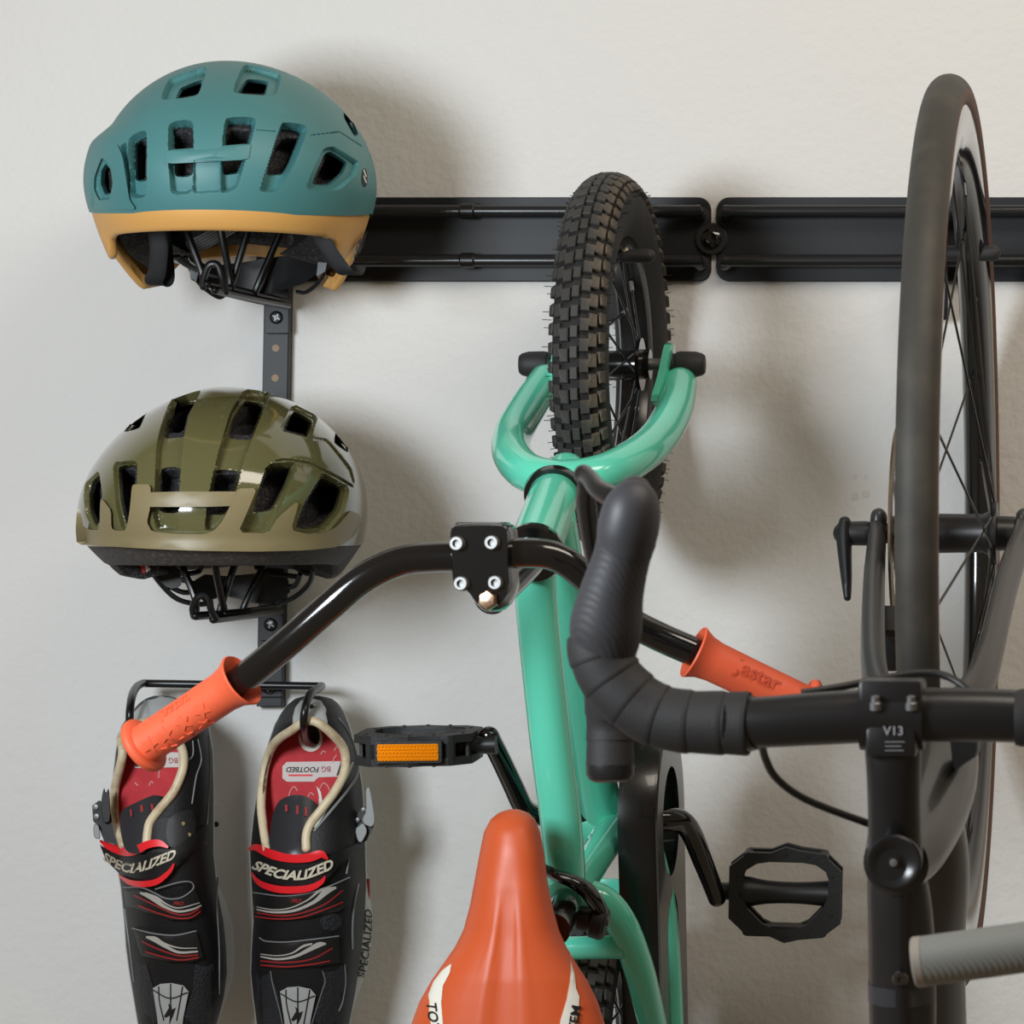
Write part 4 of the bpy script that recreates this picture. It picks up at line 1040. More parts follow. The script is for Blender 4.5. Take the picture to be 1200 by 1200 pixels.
# cradle band with open frame
def cradle(parent, top, bottom, d0, bow):
    n = len(top); mb = MB()
    cx = np.mean([p[0] for p in top]); wd = (max(p[0] for p in top) - min(p[0] for p in top)) / 2
    dd = lambda x: d0 + bow * ((x - cx) / wd) ** 2
    sheet(mb, list(top) + list(reversed(bottom)), lambda x, y, o: P(x, y, dd(x) + o), .003, 10)
    return mb.build('fit_cradle', CRADLE, parent)
cr = cradle(teal, [(222, 300), (245, 312), (280, 308), (330, 300), (372, 300), (386, 298)], [(224, 328), (252, 340), (285, 346), (322, 343), (356, 332), (382, 312)], .085, .03)
for w_ in ([(216, 300, .12), (232, 330, .10), (255, 348, .09), (265, 344, .088)], [(383, 300, .115), (378, 325, .10), (360, 342, .09), (348, 342, .085)]):
    mb = MB(); mb.tube([P(*p) for p in w_], .0018, 8, 5); mb.build('cradle_wire', CRADLE, cr)
for p in ([(222, 305), (234, 313), (230, 330), (223, 326)], [(373, 302), (385, 299), (381, 318), (371, 324)]):
    mb = MB(); sheet(mb, p, lambda x, y, o: P(x, y, .118 + o), .0015, 5); mb.build('grip_pad', mat('ribbed grey pad', (72, 76, 82), .5), cr)

# ---------- olive helmet
DO = Dome((263.5, 600, .165), .1095, .0990, .146, .130, 2.02, 2.15, 6, 1.72)
OLIVE = mat('gloss olive shell', (92, 90, 58), .10, coat=.7, var=(160, (122, 122, 92), .70, .78))
chL = [(213, 457), (237, 456), (222, 484), (216, 509), (212, 542), (210, 577), (209, 622), (184, 622), (178, 600), (181, 575), (183, 523), (188, 500), (197, 475)]
chR = [(286, 456), (318, 460), (305, 490), (295, 515), (286, 538), (277, 573), (261, 622), (239, 622), (245, 577), (251, 550), (256, 529), (270, 482)]
O = {
 'a': [(207, 461), (234, 461), (220, 485), (215, 507), (188, 508), (192, 490), (199, 472)],
 'b': [(184, 544), (211, 543), (209.5, 602), (182, 601)],
 'c': [(287, 460), (314, 464), (296, 511), (267, 508), (272, 486)],
 'd': [(253, 546), (283, 548), (276, 577), (266, 604), (240, 604), (246, 577)],
 'e': [(346, 477), (370, 490), (363, 511), (331, 503)],
 'f': [(315, 545), (348, 543), (338, 570), (323, 598), (298, 602), (305, 575)],
 'g': [(380, 557), (406, 571), (400, 597), (380, 620), (348, 621), (359, 590), (370, 572)],
 'h': [(394, 503), (408, 524), (408, 531), (391, 519)],
 'i': [(134, 543), (159, 542), (158, 575), (152, 612), (145, 615), (138, 590)],
 'j': [(105, 563), (115, 554), (118, 580), (116, 609), (110, 618), (103, 602), (101, 580)],
 'k': [(144, 507), (160, 488), (172, 481), (164, 502)],
}
vo = [(ch(O[k_], 2, .12), .013, 1.6, True) for k_ in O]
vo += [(ch(p, 1, .12), d_, w_, False) for p, d_, w_ in (
       (chL, .0085, 1.8), (chR, .0085, 1.8),
       ([(313, 543), (350, 541), (340, 570), (314, 626), (283, 626), (298, 590)], .007, 1.8),
       ([(343, 473), (373, 488), (365, 514), (327, 504)], .004, 1.6),
       ([(132, 541), (161, 540), (160, 575), (154, 620), (143, 622), (135, 590)], .005, 1.6),
       ([(378, 553), (411, 571), (404, 600), (382, 626), (343, 626), (356, 590), (368, 570)], .005, 1.6),
       ([(100, 566), (116, 551), (120, 580), (118, 614), (110, 622), (100, 604), (98, 580)], .003, 1.4),
       ([(311, 541), (335, 536.5), (365, 541), (400, 559), (414, 568), (414, 572), (398, 563), (365, 545.5), (335, 540)], .0025, 1.0),
       ([(370, 512), (384, 514), (412, 548), (416, 566), (414, 567), (408, 550), (382, 517), (366, 516)], .0018, 1.0))]
vlo = []
for k_, dy in (('a', 6), ('b', 8), ('c', 16), ('d', 10), ('e', 8), ('f', 6), ('g', 5), ('h', 4), ('i', 8), ('j', 14), ('k', 4)):
    p = O[k_]; ymn = min(y for x, y in p); vlo.append((ch([(x, max(y, ymn + dy)) for x, y in p], 1), .019, 2.0, False))
bO = lambda ph: -.0262 + 0 * ph
def lowO(ph):
    a = np.degrees(np.abs((ph + np.pi) % (2 * np.pi) - np.pi))
    return np.interp(a, [0, 60, 85, 100, 125, 150, 180], [-.0405, -.0405, -.0420, -.050, -.054, -.048, -.044])
olive = helmet(DO, 'glossy olive green helmet with many ribs, on the lower hook', 'bicycle_helmet', OLIVE, vo, vlo, bO, lowO, FOAM, group='helmets on the strip')
# foam lip showing under the shell
ph = phis(1.2, 2.5); nc = len(ph); low = lowO(ph); rings = []
for q, off in ((0, .001), (.15, .0025), (.5, .006), (.9, .0105), (1.0, .013), (1.0, .017)):
    rings.append(DO.world(DO.skirt(ph, -.0255 + (low + .0255) * q, off)))
mb = MB(); mb.add(np.array(rings).reshape(-1, 3), grid_faces(len(rings), nc)); mb.build('foam_rim', mat('dark foam rim', (58, 54, 52), .7, var=(300, (86, 82, 80), .5, .75), bump=(600, .0004)), olive, angle=50, fix=False)
VIS = mat('matte khaki visor frame', (128, 116, 84), .42)
vis = [(90, 600), (93, 594), (96, 606), (98, 617), (106, 621), (116.5, 621), (117.5, 584), (122, 587), (130, 598), (130.5, 619), (136, 622), (146, 622), (149, 616), (152, 598), (154.5, 570), (157, 567.5), (174, 567.5), (176.5, 571), (176, 595), (172, 612), (178, 623), (205, 625.5), (240, 626), (252, 621), (261, 610), (270, 592), (278, 572.5), (301, 572), (292, 595), (279, 624), (314, 625), (325, 607), (346, 589), (350, 590), (341, 621), (360, 626), (380, 625), (395, 617), (411, 598), (422, 604), (424, 612), (414, 630), (396, 641), (360, 645), (300, 646.5), (230, 645.5), (170, 643), (120, 640), (90, 638), (88.5, 620)]
def on_vis(x, y, o):
    xx = min(max(x, 101), 424); bulge = .004 * float(sstep(628, 640, y))
    return P(x, y, DO.depth(xx, min(y, 634)) + .0022 + o + bulge * .3)
mb = MB(); sheet(mb, chaikin(vis, 1, .15), on_vis, .0030, 5); vz = mb.build('visor_frame', VIS, olive, angle=35)
mb = MB(); sheet(mb, [(175, 577), (210, 576), (245, 576), (277, 576), (270, 593), (240, 594), (205, 594), (175, 594)], lambda x, y, o: P(x, y, DO.depth(x, y) - .001 + o), .0065, 6); mb.build('visor_bar', VIS, vz, angle=40)
# cradle, straps, label below
cr = cradle(olive, [(228, 680), (240, 673), (265, 675), (300, 672), (330, 672), (338, 680)], [(228, 696), (240, 706), (262, 698), (300, 707), (325, 705), (340, 694)], .075, .015)
for w_ in ([(172, 662, .16), (190, 686, .13), (208, 702, .105), (232, 708, .085), (250, 706, .08)], [(190, 664, .14), (205, 676, .12), (228, 684, .09)], [(198, 662, .13), (212, 672, .12), (232, 670, .1), (236, 662, .1)], [(196, 686, .12), (214, 694, .10), (230, 693, .09)],
           [(368, 664, .13), (362, 684, .11), (345, 700, .095), (325, 708, .08)], [(345, 664, .12), (360, 672, .12), (366, 668, .12)], [(352, 672, .12), (346, 686, .10), (334, 688, .085)], [(300, 664, .1), (318, 672, .09), (350, 676, .11)]):
    mb = MB(); mb.tube([P(*p) for p in w_], .0022, 8, 5); mb.build('cradle_web', CRADLE, cr)
mb = MB(); sheet(mb, chaikin([(142, 660), (180, 660), (200, 672), (190, 674), (165, 679), (155, 676)], 1), lambda x, y, o: P(x, y, .19 + o), .008, 8); pd = mb.build('ear_foam', FOAM, olive)
mb = MB(); sheet(mb, [(164, 660), (168.5, 660), (171, 671), (166.5, 672)], lambda x, y, o: P(x, y, .1985 + o), .0005, 4); mb.build('red_label', mat('red label', (190, 48, 46), .6), pd)
mb = MB(); sheet(mb, [(169, 660), (177, 667), (171.5, 671)], lambda x, y, o: P(x, y, .1985 + o), .0005, 4); mb.build('white_label', LABEL, pd)
mb = MB(); sheet(mb, chaikin([(168, 660), (196, 660), (214, 676), (212, 688), (198, 690), (186, 680)], 1), lambda x, y, o: P(x, y, .165 + o), .002, 6); mb.build('cradle_arm', CRADLE, cr)
mb = MB(); sheet(mb, chaikin([(338, 664), (366, 662), (368, 668), (352, 668)], 1), lambda x, y, o: P(x, y, .16 + o), .002, 6); mb.build('cradle_arm', CRADLE, cr)
# ================================================================ cycling shoes
SHOE_OFF = .04          # the soles (with their cleats) stand off the wall
_P_wall = P
def P(px, py, d): return _P_wall(px, py, d + SHOE_OFF)
S_UP = mat('black synthetic leather', (21, 21, 23), .55, bump=(350, .0003), spec=.35)
S_MESH = mat('black woven mesh', (30, 32, 38), .6)
_n = S_MESH.node_tree; _b = _n.nodes['Principled BSDF']
_v = _n.nodes.new('ShaderNodeTexVoronoi'); _v.inputs['Scale'].default_value = 480
_c = _n.nodes.new('ShaderNodeTexCoord'); _p = _n.nodes.new('ShaderNodeBump'); _p.inputs['Distance'].default_value = .0008
_n.links.new(_c.outputs['Object'], _v.inputs['Vector']); _n.links.new(_v.outputs['Distance'], _p.inputs['Height']); _n.links.new(_p.outputs['Normal'], _b.inputs['Normal'])
S_CREAM = mat('cream satin collar', (214, 198, 168), .45, var=(90, (176, 150, 116), .5, .75))
S_LIN = mat('brown grey heel lining', (112, 84, 70), .7)
S_RED = mat('red insole', (190, 28, 40), .65, var=(60, (206, 44, 52), .45, .7))
S_REDR = mat('red rubber piping', (232, 34, 44), .38)
S_REDP = mat('dark red print', (150, 36, 38), .5)
S_SILV = mat('silver reflective panel', (180, 184, 184), .4, metal=.2)
S_GREY = mat('grey outsole', (190, 193, 190), .5)
S_PRT = mat('pale grey print on strap', (176, 172, 166), .45)
S_BONE = mat('bone white lettering', (206, 198, 178), .5)
S_STIT = mat('grey piping', (118, 120, 122), .5)
BUCK = mat('brushed buckle metal', (140, 142, 142), .5, metal=.3)

class Shoe:
    def __init__(s, edges, H, base=.020):
        s.y = [e[0] for e in edges]; s.l = [e[1] for e in edges]; s.r = [e[2] for e in edges]; s.H = H; s.base = base
    def lr(s, y): return float(np.interp(y, s.y, s.l)), float(np.interp(y, s.y, s.r))
    def d(s, x, y):
        a, b_ = s.lr(y); c = (a + b_) / 2; w_ = max((b_ - a) / 2, .5); t_ = min(abs(x - c) / w_, 1.)
        h = float(np.interp(y, *s.H)); return s.base + (h - s.base) * max(0., 1 - t_ ** 2.6) ** .5
    def on(s, off=0.): return lambda x, y, o: P(x, y, s.d(x, y) + off + o)
HH = ([814, 818, 826, 836, 846, 900, 960, 1000, 1040, 1100, 1160, 1200, 1235, 1256], [.030, .050, .072, .086, .092, .092, .093, .100, .095, .083, .070, .060, .045, .026])
RIGHT = Shoe([(815, 360, 372), (818, 347, 388), (824, 339, 396), (835, 330, 403), (850, 322, 409), (880, 312, 417), (920, 303, 424), (960, 297, 427), (1000, 293, 428), (1040, 295, 429), (1080, 297, 427), (1110, 295, 424), (1140, 294, 420), (1170, 297, 415), (1200, 301, 409), (1225, 310, 398), (1245, 326, 382), (1256, 345, 365)], HH)
LEFT = Shoe([(815, 182, 196), (818, 172, 208), (824, 163, 217), (835, 154, 232), (850, 143, 244), (880, 136, 249), (920, 132, 250), (960, 131, 250), (1000, 135, 250), (1040, 142, 254), (1080, 146, 262), (1110, 148, 265), (1140, 152, 266), (1170, 157, 262), (1200, 162, 254), (1225, 172, 243), (1245, 188, 226), (1256, 202, 212)], HH)
def bulge(y): return 9. * float(sstep(1020, 1090, y)) * (1 - float(sstep(1120, 1190, y)))
def make_shoe(S, collar, label, hgt):
    t = thing('cycling_shoe', P((S.lr(1100)[0] + S.lr(1100)[1]) / 2, 1256, .02), label, 'shoe', 'cycling shoes on the double hook')
    # upper with the foot opening
    ys = np.concatenate([np.linspace(815.3, 846, 18), np.linspace(848.5, 1256, 150)]); n = 110
    V = []; 
    for y in ys:
        a, b_ = S.lr(y); c = (a + b_) / 2; w_ = (b_ - a) / 2
        for j in range(n):
            th = math.pi * j / (n - 1); x = c - w_ * math.cos(th); V.append(P(x, y, S.d(x, y)))
    W = np.array([list(v) for v in V]); X, Y = px_of(W); q = sdf(np.stack([X, Y], -1), collar).reshape(len(ys), n)
    keep = q > -1.5
    mb = MB(); F = []
    for i in range(len(ys) - 1):
        for j in range(n - 1):
            if keep[i, j] and keep[i + 1, j] and keep[i, j + 1] and keep[i + 1, j + 1]: F.append((i * n + j, i * n + j + 1, (i + 1) * n + j + 1, (i + 1) * n + j))
    mb.add(V, F); mb.build('upper', S_UP, t, angle=60)
    # outsole
    rings = []
    for d_, g in ((.004, -3), (.006, 0.), (.014, 1.5), (.020, -1.0), (.027, -6)):
        rg = [];
        yy = np.linspace(816, 1257, 40)
        for y in yy: rg.append(P(S.lr(y)[0] - g * .6, y, d_))
        for y in yy[::-1]: rg.append(P(S.lr(y)[1] + g + bulge(y) * (1 if d_ < .02 else .7 if d_ < .025 else .3), y, d_))
        rings.append(rg)
    mb = MB(); mb.ring_loft(rings); sole = mb.build('outsole', S_GREY, t, angle=45)
    mb = MB(); a, b_ = S.lr(1150); mb.prism(chaikin([((a + b_) / 2 - 26, 1105), ((a + b_) / 2 + 26, 1105), ((a + b_) / 2 + 20, 1175), ((a + b_) / 2, 1192), ((a + b_) / 2 - 20, 1175)], 1), lambda x, y: P(x, y, .006), lambda x, y: P(x, y, -.006)); mb.build('cleat', BLK_PLASTIC, sole)
    # cream collar roll
    mb = MB(); cp = [P(x, y, S.d(x, y) + .0008) for x, y in collar]; mb.tube(cp, .0036, 12, 4, closed=False, round_end=True); mb.build('collar', S_CREAM, t)
    # lining wall down to the insole
    cc = catmull(collar, 4); cen = cc.mean(0); rings = []
    for u in np.linspace(0, 1, 8):
        rings.append([P(*(cen + (p - cen) * (1 + .05 * math.sin(u * 2.6))), (S.d(*p) - .001) * (1 - u) + .040 * u) for p in cc])
    mb = MB(); mb.ring_loft(rings, caps=False); mb.build('lining', S_LIN, t, angle=60)
    ins = [tuple(cen + (p - cen) * 1.03) for p in cc]
    mb = MB(); sheet(mb, ins, lambda x, y, o: P(x, y, .039 + o), .002, 14); insole = mb.build('insole', S_RED, t)
    return t, sole, insole
cr_ = [(313, 995), (311, 985), (308, 965), (306, 939), (310, 902), (318, 877), (328, 865), (343, 855), (354, 847), (364, 844.5), (376, 849), (392, 863), (402, 876), (405, 891), (402, 909), (392, 928), (378, 947), (364, 965), (359, 979), (359, 994)]
cl_ = [(144, 990), (141, 980), (136, 968), (134, 947), (135, 923), (140, 902), (144, 881), (142, 865), (150, 854), (166, 847), (184, 846), (200, 855), (213, 877), (215, 895), (211, 911), (202, 930), (188, 947), (176, 963), (173, 976), (172, 987)]
sr, sole_r, ins_r = make_shoe(RIGHT, cr_, 'black and red cycling shoe hanging free, silver buckle on its right side', HH)
sl_, sole_l, ins_l = make_shoe(LEFT, cl_, 'black and red cycling shoe partly behind the orange grip', HH)
def dec(shoe, S, name, poly, m_, off=.0004, th=.0006, step=4, smooth_it=0, parent=None):
    mb = MB(); sheet(mb, chaikin(poly, smooth_it, .2) if smooth_it else poly, S.on(off), th, step); return mb.build(name, m_, parent or shoe, angle=40)
def line(shoe, S, name, pts, m_, r=.0006, off=.0006, k=5, parent=None):
    c = catmull(pts, k); mb = MB(); mb.tube([P(x, y, S.d(x, y) + off) for x, y in c], r, 6, 1); return mb.build(name, m_, parent or shoe)
def band(pts, w_):
    """ribbon outline along px points with half-widths."""
    c = catmull([(x, y, h) for (x, y), h in zip(pts, w_)], 5); L_, R_ = [], []
    for i in range(len(c)):
        a = c[max(i - 1, 0)][:2]; b_ = c[min(i + 1, len(c) - 1)][:2]; t_ = (b_ - a) / max(np.linalg.norm(b_ - a), 1e-9); n_ = np.array((-t_[1], t_[0]))
        L_.append(tuple(c[i][:2] + n_ * c[i][2])); R_.append(tuple(c[i][:2] - n_ * c[i][2]))
    return L_ + R_[::-1]
def arc_text(S, txt, pts, size, m_, parent, off, shear=.35, bold=.5, space=1.0, span=None):
    v, f = text_tris(txt, size, shear, bold, space); xs = [p[0] for p in v]; x0, x1 = min(xs), max(xs)
    c = catmull(pts, 12); seg = np.concatenate([[0], np.cumsum(np.linalg.norm(np.diff(c, axis=0), axis=1))])
    out = []
    for x, y in v:
        s_ = (x - x0) / (x1 - x0) * seg[-1]; px_ = np.interp(s_, seg, c[:, 0]); py_ = np.interp(s_, seg, c[:, 1])
        tx = np.interp(s_ + 3, seg, c[:, 0]) - np.interp(s_ - 3, seg, c[:, 0]); ty_ = np.interp(s_ + 3, seg, c[:, 1]) - np.interp(s_ - 3, seg, c[:, 1]); L_ = math.hypot(tx, ty_)
        xx, yy = px_ + y * ty_ / L_, py_ - y * tx / L_
        out.append(P(xx, yy, S.d(xx, yy) + off))
    mb = MB(); mb.add(out, f); return mb.build('lettering', m_, parent, fix=False)

# --- shoe with the free opening
TONG = mat('smooth black tongue', (40, 41, 46), .38)
def tongue(shoe, poly, d0, d1, y0, y1):
    cx = np.mean([p[0] for p in poly])
    mb = MB(); sheet(mb, chaikin(poly, 2, .2), lambda x, y, o: P(x, y, np.interp(y, [y0, y1], [d0, d1]) - .00001 * (x - cx) ** 2 + o), .004, 6); return mb.build('tongue', TONG, shoe)
tg = tongue(sr, [(318, 958), (326, 938), (342, 931), (358, 932), (372, 942), (375, 950), (364, 975), (360, 1003), (314, 1003)], .072, .097, 932, 1000)
for p in ([(334, 943), (337, 943), (337, 951), (334, 951)], [(347, 944), (350, 944), (350, 954), (347, 954)], [(357, 946), (360, 946), (360, 956), (357, 956)]):
    mb = MB(); sheet(mb, p, lambda x, y, o: P(x, y, np.interp(y, [932, 1000], [.072, .097]) + .004 + o), .0005, 4); mb.build('red_slot', S_REDP, tg)
mb = MB(); sheet(mb, [(348, 973), (352, 974), (351, 986), (347, 985)], lambda x, y, o: P(x, y, np.interp(y, [932, 1000], [.072, .097]) + .004 + o), .0004, 4); mb.build('lace_slot', BLACK_PRINT, tg)
# insole print: heel eyelet and white panel
def on_ins(x, y, o): return P(x, y, .0412 + o)
mb = MB(); sheet(mb, ell(364, 865, 14, 16, 28), on_ins, .0004, 8, holes=(ell(364, 863, 11, 13, 24),)); mb.build('eyelet_ring', WHITE_PRINT, ins_r)
mb = MB(); sheet(mb, ell(364, 863, 11, 13, 24), on_ins, .0003, 8); mb.build('eyelet', mat('dark eyelet', (34, 26, 24), .6), ins_r)
panel = [(331, 898), (336, 893), (399, 892), (397, 910), (373, 911), (368, 916), (336, 916), (331, 912)]
mb = MB(); sheet(mb, panel, on_ins, .0004, 8); pn = mb.build('printed_panel', mat('insole panel white', (214, 204, 200), .6), ins_r)
mb = MB(); text_on(mb, 'FOOTBED', lambda x, y: P(355 - x, 901.5 + y, .0418), 8.5, bold=.2, shear=.2); mb.build('lettering', BLACK_PRINT, pn, fix=False)
mb = MB(); text_on(mb, 'BG', lambda x, y: P(382 - x, 901 + y, .0418), 9, bold=.1); mb.build('lettering', S_REDP, pn, fix=False)
mb = MB(); sheet(mb, [(394, 909), (399, 894), (404, 894), (402, 909)], on_ins, .0008, 5); mb.build('print_block', BLACK_PRINT, pn)
mb = MB(); sheet(mb, [(338, 907.5), (366, 907.5), (366, 909.5), (338, 909.5)], on_ins, .0008, 5); mb.build('red_print_line', S_REDR, pn)
for c in ([(392, 880), (394, 876), (397, 875)], [(376, 884), (379, 880), (382, 882)], [(338, 935), (341, 926), (345, 922), (349, 927)], [(374, 926), (379, 918), (384, 921), (388, 930)], [(390, 894), (392, 888), (395, 885)], [(361, 934), (364, 929), (368, 932)]):
    mb = MB(); mb.tube([P(x, y, .0413) for x, y in c], .0006, 6, 4); mb.build('printed_curve', mat('pale pink print', (224, 150, 150), .6), ins_r)
mb = MB(); sheet(mb, [(371, 921), (376, 928), (378, 940), (373, 944), (374, 934)], on_ins, .001, 5); mb.build('printed_leaf', WHITE_PRINT, ins_r)
# heel
dec(sr, RIGHT, 'heel_panel', [(346, 829), (352, 821), (364, 818), (376, 821), (382, 830), (384, 848), (374, 846), (364, 841), (352, 845), (343, 851), (343, 840)], S_SILV, .0012, .0010, 3)
dec(sr, RIGHT, 'heel_mark', [(363, 826), (372, 822), (367, 828), (372, 828), (363, 831)], BLACK_PRINT, .0024, .0004, 3)
line(sr, RIGHT, 'piping', [(397, 842), (408, 858), (416, 880), (419, 905), (408, 925), (388, 950), (368, 974)], S_STIT, .0013)
dec(sr, RIGHT, 'swoosh', band([(414, 893), (404, 912), (388, 936), (369, 970)], [1.2, 2.6, 3.2, 1.2]), mat('pale sage panel', (160, 166, 156), .5), .0004, .0008, 4)
# ankle strap with red rubber edges
dec(sr, RIGHT, 'ankle_strap', [(293, 1001), (300, 998), (320, 1008), (355, 1011), (385, 1004), (398, 998), (426, 984), (429, 998), (402, 1010), (392, 1020), (382, 1032), (360, 1040), (330, 1038), (308, 1030), (296, 1018)], S_UP, .002, .003, 6, 1)
dec(sr, RIGHT, 'red_edge', band([(291, 996), (300, 993), (318, 1001), (340, 1006), (362, 1005), (376, 1001), (384, 1007)], [1.5, 4, 5.2, 4.8, 5.2, 4.5, 1.2]), S_REDR, .0035, .0045, 2.6)
dec(sr, RIGHT, 'red_edge', band([(294, 1022), (303, 1034), (320, 1041), (340, 1043), (362, 1041), (376, 1034), (381, 1027)], [1, 3, 4, 4.2, 4, 2.8, 1]), S_REDR, .0035, .0045, 2.6)
arc_text(RIGHT, 'SPECIALIZED', [(296, 1013), (309, 1018), (330, 1025), (355, 1026), (375, 1019), (391, 1012)], 15, S_BONE, sr, .0075, .35, .55)
# hook-and-loop straps
def velcro(shoe, S, poly, swoosh, reds, edge, txt=None):
    o = dec(shoe, S, 'strap', poly, mat('black strap', (20, 20, 22), .5), .002, .0028, 6, 0)
    for pts, w_ in swoosh: dec(shoe, S, 'strap_print', band(pts, w_), S_PRT, .0050, .0004, 3, parent=o)
    for pts in reds: dec(shoe, S, 'strap_line', band(pts, [.9] * len(pts)), S_REDP, .0050, .0004, 3, parent=o)
    line(shoe, S, 'strap_edge', edge, S_STIT, .0006, .0050, parent=o)
    return o
o = velcro(sr, RIGHT, [(297, 1046), (330, 1050), (360, 1047), (385, 1039), (408, 1030), (410, 1060), (395, 1068), (360, 1076), (330, 1078), (298, 1072)],
       [([(297, 1065), (320, 1069), (345, 1067), (368, 1057), (382, 1045), (394, 1040)], [.8, 1.2, 1.5, 2.0, 3.4, 1.2]), ([(297, 1062), (320, 1066), (340, 1064), (360, 1055), (376, 1043), (392, 1040)], [.5, .6, .7, .8, 1.6, 1.0])],
       [[(297, 1069), (325, 1073), (350, 1071), (380, 1060), (402, 1043)], [(298, 1074), (325, 1077), (352, 1075), (380, 1066), (402, 1057)]], [(297, 1046), (330, 1050), (360, 1047), (385, 1039), (410, 1028)])
mb = MB(); text_on(mb, 'PRO', lambda x, y: RIGHT.on(.0053)(347 + x, 1056 - y, 0), 6, shear=.3, bold=.2); mb.build('lettering', S_REDP, o, fix=False)
velcro(sr, RIGHT, [(303, 1100), (330, 1104), (365, 1101), (397, 1097), (398, 1128), (375, 1132), (340, 1134), (305, 1131)],
       [([(305, 1121), (325, 1124), (345, 1121), (362, 1113), (374, 1107), (382, 1106)], [.8, 1.2, 1.6, 2.4, 3, 1]), ([(305, 1118), (325, 1120), (342, 1117), (355, 1109), (366, 1106)], [.5, .6, .8, 1.4, 1])],
       [[(305, 1126), (335, 1128), (365, 1124), (390, 1111)], [(305, 1131), (335, 1133), (365, 1130), (387, 1126)]], [(304, 1099), (312, 1103), (335, 1104), (365, 1101), (397, 1097)])
# toe
def toe(shoe, S, dx, dy, mesh_polys):
    sh = dec(shoe, S, 'toe_shield', [(328 + dx, 1162 + dy), (337 + dx, 1157 + dy), (350 + dx, 1156 + dy), (364 + dx, 1159 + dy), (370 + dx, 1166 + dy), (364 + dx, 1195 + dy), (360 + dx, 1225 + dy), (336 + dx, 1225 + dy), (333 + dx, 1195 + dy)], S_SILV, .0012, .0014, 6)
    for pts in ([(328, 1164), (348, 1174), (369, 1167)], [(349, 1157), (349, 1182)], [(335, 1160), (336, 1178), (341, 1200)], [(363, 1160), (360, 1178), (356, 1200)]):
        line(shoe, S, 'shield_line', [(x + dx, y + dy) for x, y in pts], BLACK_PRINT, .0006, .0027, parent=sh)
    lg_ = [(341, 1195), (347, 1185), (346, 1180), (350, 1183), (350, 1187), (355, 1185), (352, 1194), (347, 1206), (348, 1194), (343, 1197)]
    dec(shoe, S, 'shield_mark', [(x + dx, y + dy) for x, y in lg_], BLACK_PRINT, .0026, .0004, 4, parent=sh)
    for p in mesh_polys: dec(shoe, S, 'mesh_panel', p, S_MESH, .0004, .0004, 8)
toe(sr, RIGHT, 0, 0, ([(300, 1140), (318, 1140), (326, 1165), (332, 1200), (330, 1225), (312, 1215), (302, 1190), (298, 1165)], [(380, 1140), (402, 1130), (406, 1160), (398, 1195), (385, 1222), (366, 1222), (370, 1190), (376, 1165)]))
line(sr, RIGHT, 'stitching', [(378, 1138), (381, 1150), (378, 1160), (370, 1185), (364, 1205)], S_STIT, .0005)
line(sr, RIGHT, 'stitching', [(317, 1138), (320, 1155), (328, 1185), (333, 1210)], S_STIT, .0005)
line(sr, RIGHT, 'piping', [(410, 1003), (407, 1018), (406, 1024)], S_STIT, .0008)
line(sr, RIGHT, 'piping', [(420, 1036), (415, 1060), (413, 1085), (413, 1112)], S_STIT, .0010)
line(sr, RIGHT, 'piping', [(404, 1130), (405, 1150), (402, 1172), (397, 1185)], S_STIT, .0006)
line(sr, RIGHT, 'red_piping', [(431, 1030), (431, 1050), (428.5, 1072)], S_REDP, .0016, -.004)
mb = MB(); sheet(mb, ell(388, 1080, 13, 11, 20), RIGHT.on(.0004), .0006, 6); mb.build('embossed_disc', S_MESH, sr)
# outsole lettering
def side_pt(S, y, v):
    '''point on the flank of the outsole, v from 0 (wall side) to 1 (upper side).'''
    e = S.lr(y)[1]; x = e + np.interp(v, [0, .5, 1], [1.5 + bulge(y), -1 + .7 * bulge(y), -6 + .3 * bulge(y)]); d_ = np.interp(v, [0, .5, 1], [.014, .020, .027])
    return P(x, y, d_) + Vector((.0005, -.0007, 0))
mb = MB(); text_on(mb, 'SPECIALIZED', lambda x, y: side_pt(RIGHT, 1106 - x, .42 + y / 14.), 14, shear=.2, bold=.2); mb.build('lettering', BLACK_PRINT, sole_r, fix=False)
# buckles
def buckle(shoe, pts_lever, pts_catch, d_, mat_, base_poly):
    mb = MB(); sheet(mb, base_poly, lambda x, y, o: P(x, y, d_ - .004 + o), .003, 6); bs = mb.build('buckle_strap', mat('black ratchet strap', (24, 24, 25), .45), shoe)
    mb = MB(); mb.prism(chaikin(pts_lever, 1, .2), lambda x, y: P(x, y, d_ + .004), lambda x, y: P(x, y, d_ - .004), .8, .001); mb.build('buckle_lever', mat_, bs)
    mb = MB(); mb.prism(chaikin(pts_catch, 1, .2), lambda x, y: P(x, y, d_ + .004), lambda x, y: P(x, y, d_ - .002), .8, .001); mb.build('buckle_catch', BUCK, bs)
    return bs
bs = buckle(sr, [(428, 924), (433, 921), (436, 935), (440, 962), (436, 970), (426, 966), (424, 960), (429, 950)], [(415, 972), (426, 963), (431, 974), (424, 988), (419, 986)], .062, BUCK, [(404, 972), (420, 952), (434, 940), (438, 968), (430, 985), (420, 990), (410, 1000), (404, 990)])
for x, y in ((426, 949), (419, 961)):
    mb = MB(); mb.lathe(P(x, y, .0625), (0, -1, 0), [(-.002, .0022), (.0008, .0020), (.0012, .001)], 12); mb.build('rivet', CHROME, bs)
